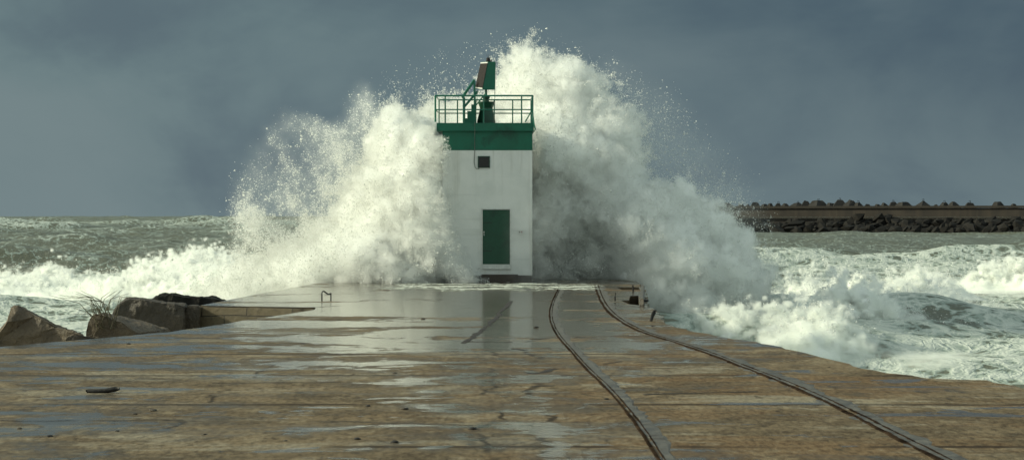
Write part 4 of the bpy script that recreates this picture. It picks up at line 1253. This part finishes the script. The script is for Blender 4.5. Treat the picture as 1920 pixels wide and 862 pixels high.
dens, W, isp, core = build_splash()
MIST = mist_mat(3.3)
M['core'] = mottled('white_water_core', (0.82, 0.84, 0.8), (0.88, 0.89, 0.85), 0.9, 0.8, 0.5, 0.1, spec=0.05)
M['core'].node_tree.nodes['Principled BSDF'].inputs['Roughness'].default_value = 0.9
for side, sl_, lab in (('left', slice(0, isp), 'broad fan of white spray bursting up on the left of the lighthouse'),
                       ('right', slice(isp, NG[0]), 'towering plume of white spray rising behind and right of the lighthouse')):
    lo = (LO[0] + SP[0] * (sl_.start), LO[1], LO[2])
    nd, nf = (340000, 85000) if side == 'left' else (360000, 6000)
    P = np.concatenate([sample_grid(W[side][0][sl_], lo, SP, nd, 77), sample_grid(W[side][1][sl_], lo, SP, nf, 78)])
    g = np.random.default_rng(9)
    rad = np.concatenate([np.exp(g.normal(math.log(0.0095), 0.5, nd)).clip(0.003, 0.035), np.exp(g.normal(math.log(0.0095), 0.6, nf)).clip(0.003, 0.035)])
    o = droplets('wave_splash', P, rad, M['drops'], None, 5)
    tag(o, lab, 'splash', kind='thing')
    grid_object('mist', dens[sl_], lo, SP, None, MIST, o)
    grid_object('water_core', core[sl_], lo, SP, 0.5, M['core'], o)
del dens, W

# thin sheet of foam washing over the far deck
def wash():
    g = np.random.default_rng(2)
    xs, ys = np.arange(-5.0, 3.2, 0.06), np.arange(62.6, 71.5, 0.09)
    n = fnoise((len(xs), len(ys)), (0.06, 0.22), 0.25, 5.0, 2.2, 12)
    prof = np.interp(ys, [62.6, 63.6, 65, 66.2, 67.2, 68.4, 69.4, 71.5], [0, 0.15, 0.75, 0.45, 0.9, 0.35, 0.7, 0.0])
    edge = sstep(-5.0, -3.6, xs) * sstep(3.2, 2.6, xs)
    val = prof[None, :] * edge[:, None] + 0.28 * n
    bm = bmesh.new()
    V = {}
    for i in range(len(xs) - 1):
        for j in range(len(ys) - 1):
            if val[i, j] > 0.58:
                q = []
                for a_, b_ in ((i, j), (i + 1, j), (i + 1, j + 1), (i, j + 1)):
                    if (a_, b_) not in V: V[a_, b_] = bm.verts.new((xs[a_], ys[b_], 0.006 + 0.012 * max(0, min(1, (val[a_, b_] - 0.55) * 2.5))))
                    q.append(V[a_, b_])
                bm.faces.new(q)
    o = obj('foam_wash', bm, M['foam'], smooth=True)
    tag(o, 'thin streaks of white foam washing over the deck before the lighthouse', 'foam', kind='stuff')
wash()

# ------------------------------------------------------------------ light, sky, camera
SUN_EL, SUN_AZ = R(26), R(-88)          # azimuth measured from +Y towards +X
w = bpy.data.worlds.new('World')
SC.world = w
w.use_nodes = True
w.node_tree.nodes.clear()
g = NT(w.node_tree)
sky = g.n('ShaderNodeTexSky', sky_type='NISHITA', sun_disc=False, sun_elevation=SUN_EL, sun_rotation=SUN_AZ, air_density=1.0, dust_density=3.0, ozone_density=1.0)
b1 = g.n('ShaderNodeBackground', inp={'Strength': 0.11})
lit = g.mix(0.62, sky.outputs[0], (6.2, 7.5, 6.7))          # thin bright cloud over most of the sky, the storm bank ahead
g.L.new(lit, b1.inputs[0])
tc = g.n('ShaderNodeTexCoord').outputs['Generated']
sp_ = g.n('ShaderNodeSeparateXYZ'); g.L.new(tc, sp_.inputs[0])
dx, dy, dz = sp_.outputs
mp = g.n('ShaderNodeMapping', inp={'Scale': (1.0, 1.0, 2.2)}); g.L.new(tc, mp.inputs['Vector'])
n1 = g.noise(mp.outputs[0], 3.2, 6, 0.55, 0.6)
n2 = g.noise(mp.outputs[0], 9.0, 5, 0.55, 0.3)
base = g.mix(g.ramp(dx, -0.26, 0.26), (0.118, 0.172, 0.182), (0.050, 0.083, 0.110))
base = g.mix(g.ramp(dz, 0.0, 0.12, 0.75, 0.0), base, (0.125, 0.170, 0.182))
cl = g.math('ADD', g.math('MULTIPLY', n1, 0.75), g.math('MULTIPLY', n2, 0.25))
base = g.mix(g.math("MULTIPLY", g.ramp(cl, 0.42, 0.62), g.ramp(dx, -0.25, 0.25, 0.6, 0.35)), base, (0.155, 0.202, 0.21))
base = g.mix(g.ramp(cl, 0.5, 0.36, 0.0, 0.5), base, (0.058, 0.082, 0.112))
b2 = g.n('ShaderNodeBackground', inp={'Strength': 1.2})
g.L.new(base, b2.inputs[0])
front = g.math('MULTIPLY', g.ramp(dy, 0.0, 0.5), g.ramp(g.math('ADD', dz, g.math('MULTIPLY', n1, 0.2)), 0.75, 0.45))
mx = g.n('ShaderNodeMixShader')
g.L.new(front, mx.inputs[0]); g.L.new(b1.outputs[0], mx.inputs[1]); g.L.new(b2.outputs[0], mx.inputs[2])
wo = g.n('ShaderNodeOutputWorld'); g.L.new(mx.outputs[0], wo.inputs[0])

sl = bpy.data.lights.new('sun', 'SUN')
sl.energy = 4.6; sl.angle = R(5.0); sl.color = (0.98, 0.965, 0.71)
so = bpy.data.objects.new('sun', sl)
COL.objects.link(so)
to_sun = Vector((math.sin(SUN_AZ) * math.cos(SUN_EL), math.cos(SUN_AZ) * math.cos(SUN_EL), math.sin(SUN_EL)))
so.rotation_euler = to_sun.to_track_quat('Z', 'Y').to_euler()
so.location = to_sun * 60

cam = bpy.data.cameras.new('camera')
co = bpy.data.objects.new('camera', cam)
COL.objects.link(co)
co.location = (0, 0, CAMZ)
co.rotation_euler = (R(90), 0, 0)
cam.sensor_width = 36
cam.lens = 36 * F / 1920
cam.shift_y = -(431 - HY) / 1920
cam.clip_start, cam.clip_end = 0.5, 30000
cam.dof.use_dof = True
cam.dof.focus_distance = 70
cam.dof.aperture_fstop = 5.6
SC.camera = co

SC.view_settings.view_transform = 'Standard'
SC.view_settings.look = 'None'
SC.view_settings.exposure = 0.05
SC.view_settings.gamma = 1
cy = SC.cycles
cy.use_denoising = True
cy.max_bounces = 18
cy.diffuse_bounces = 4
cy.glossy_bounces = 3
cy.transmission_bounces = 4
cy.volume_bounces = 16
cy.transparent_max_bounces = 8
cy.caustics_reflective = False
cy.caustics_refractive = False
cy.use_adaptive_sampling = True
cy.adaptive_threshold = 0.02
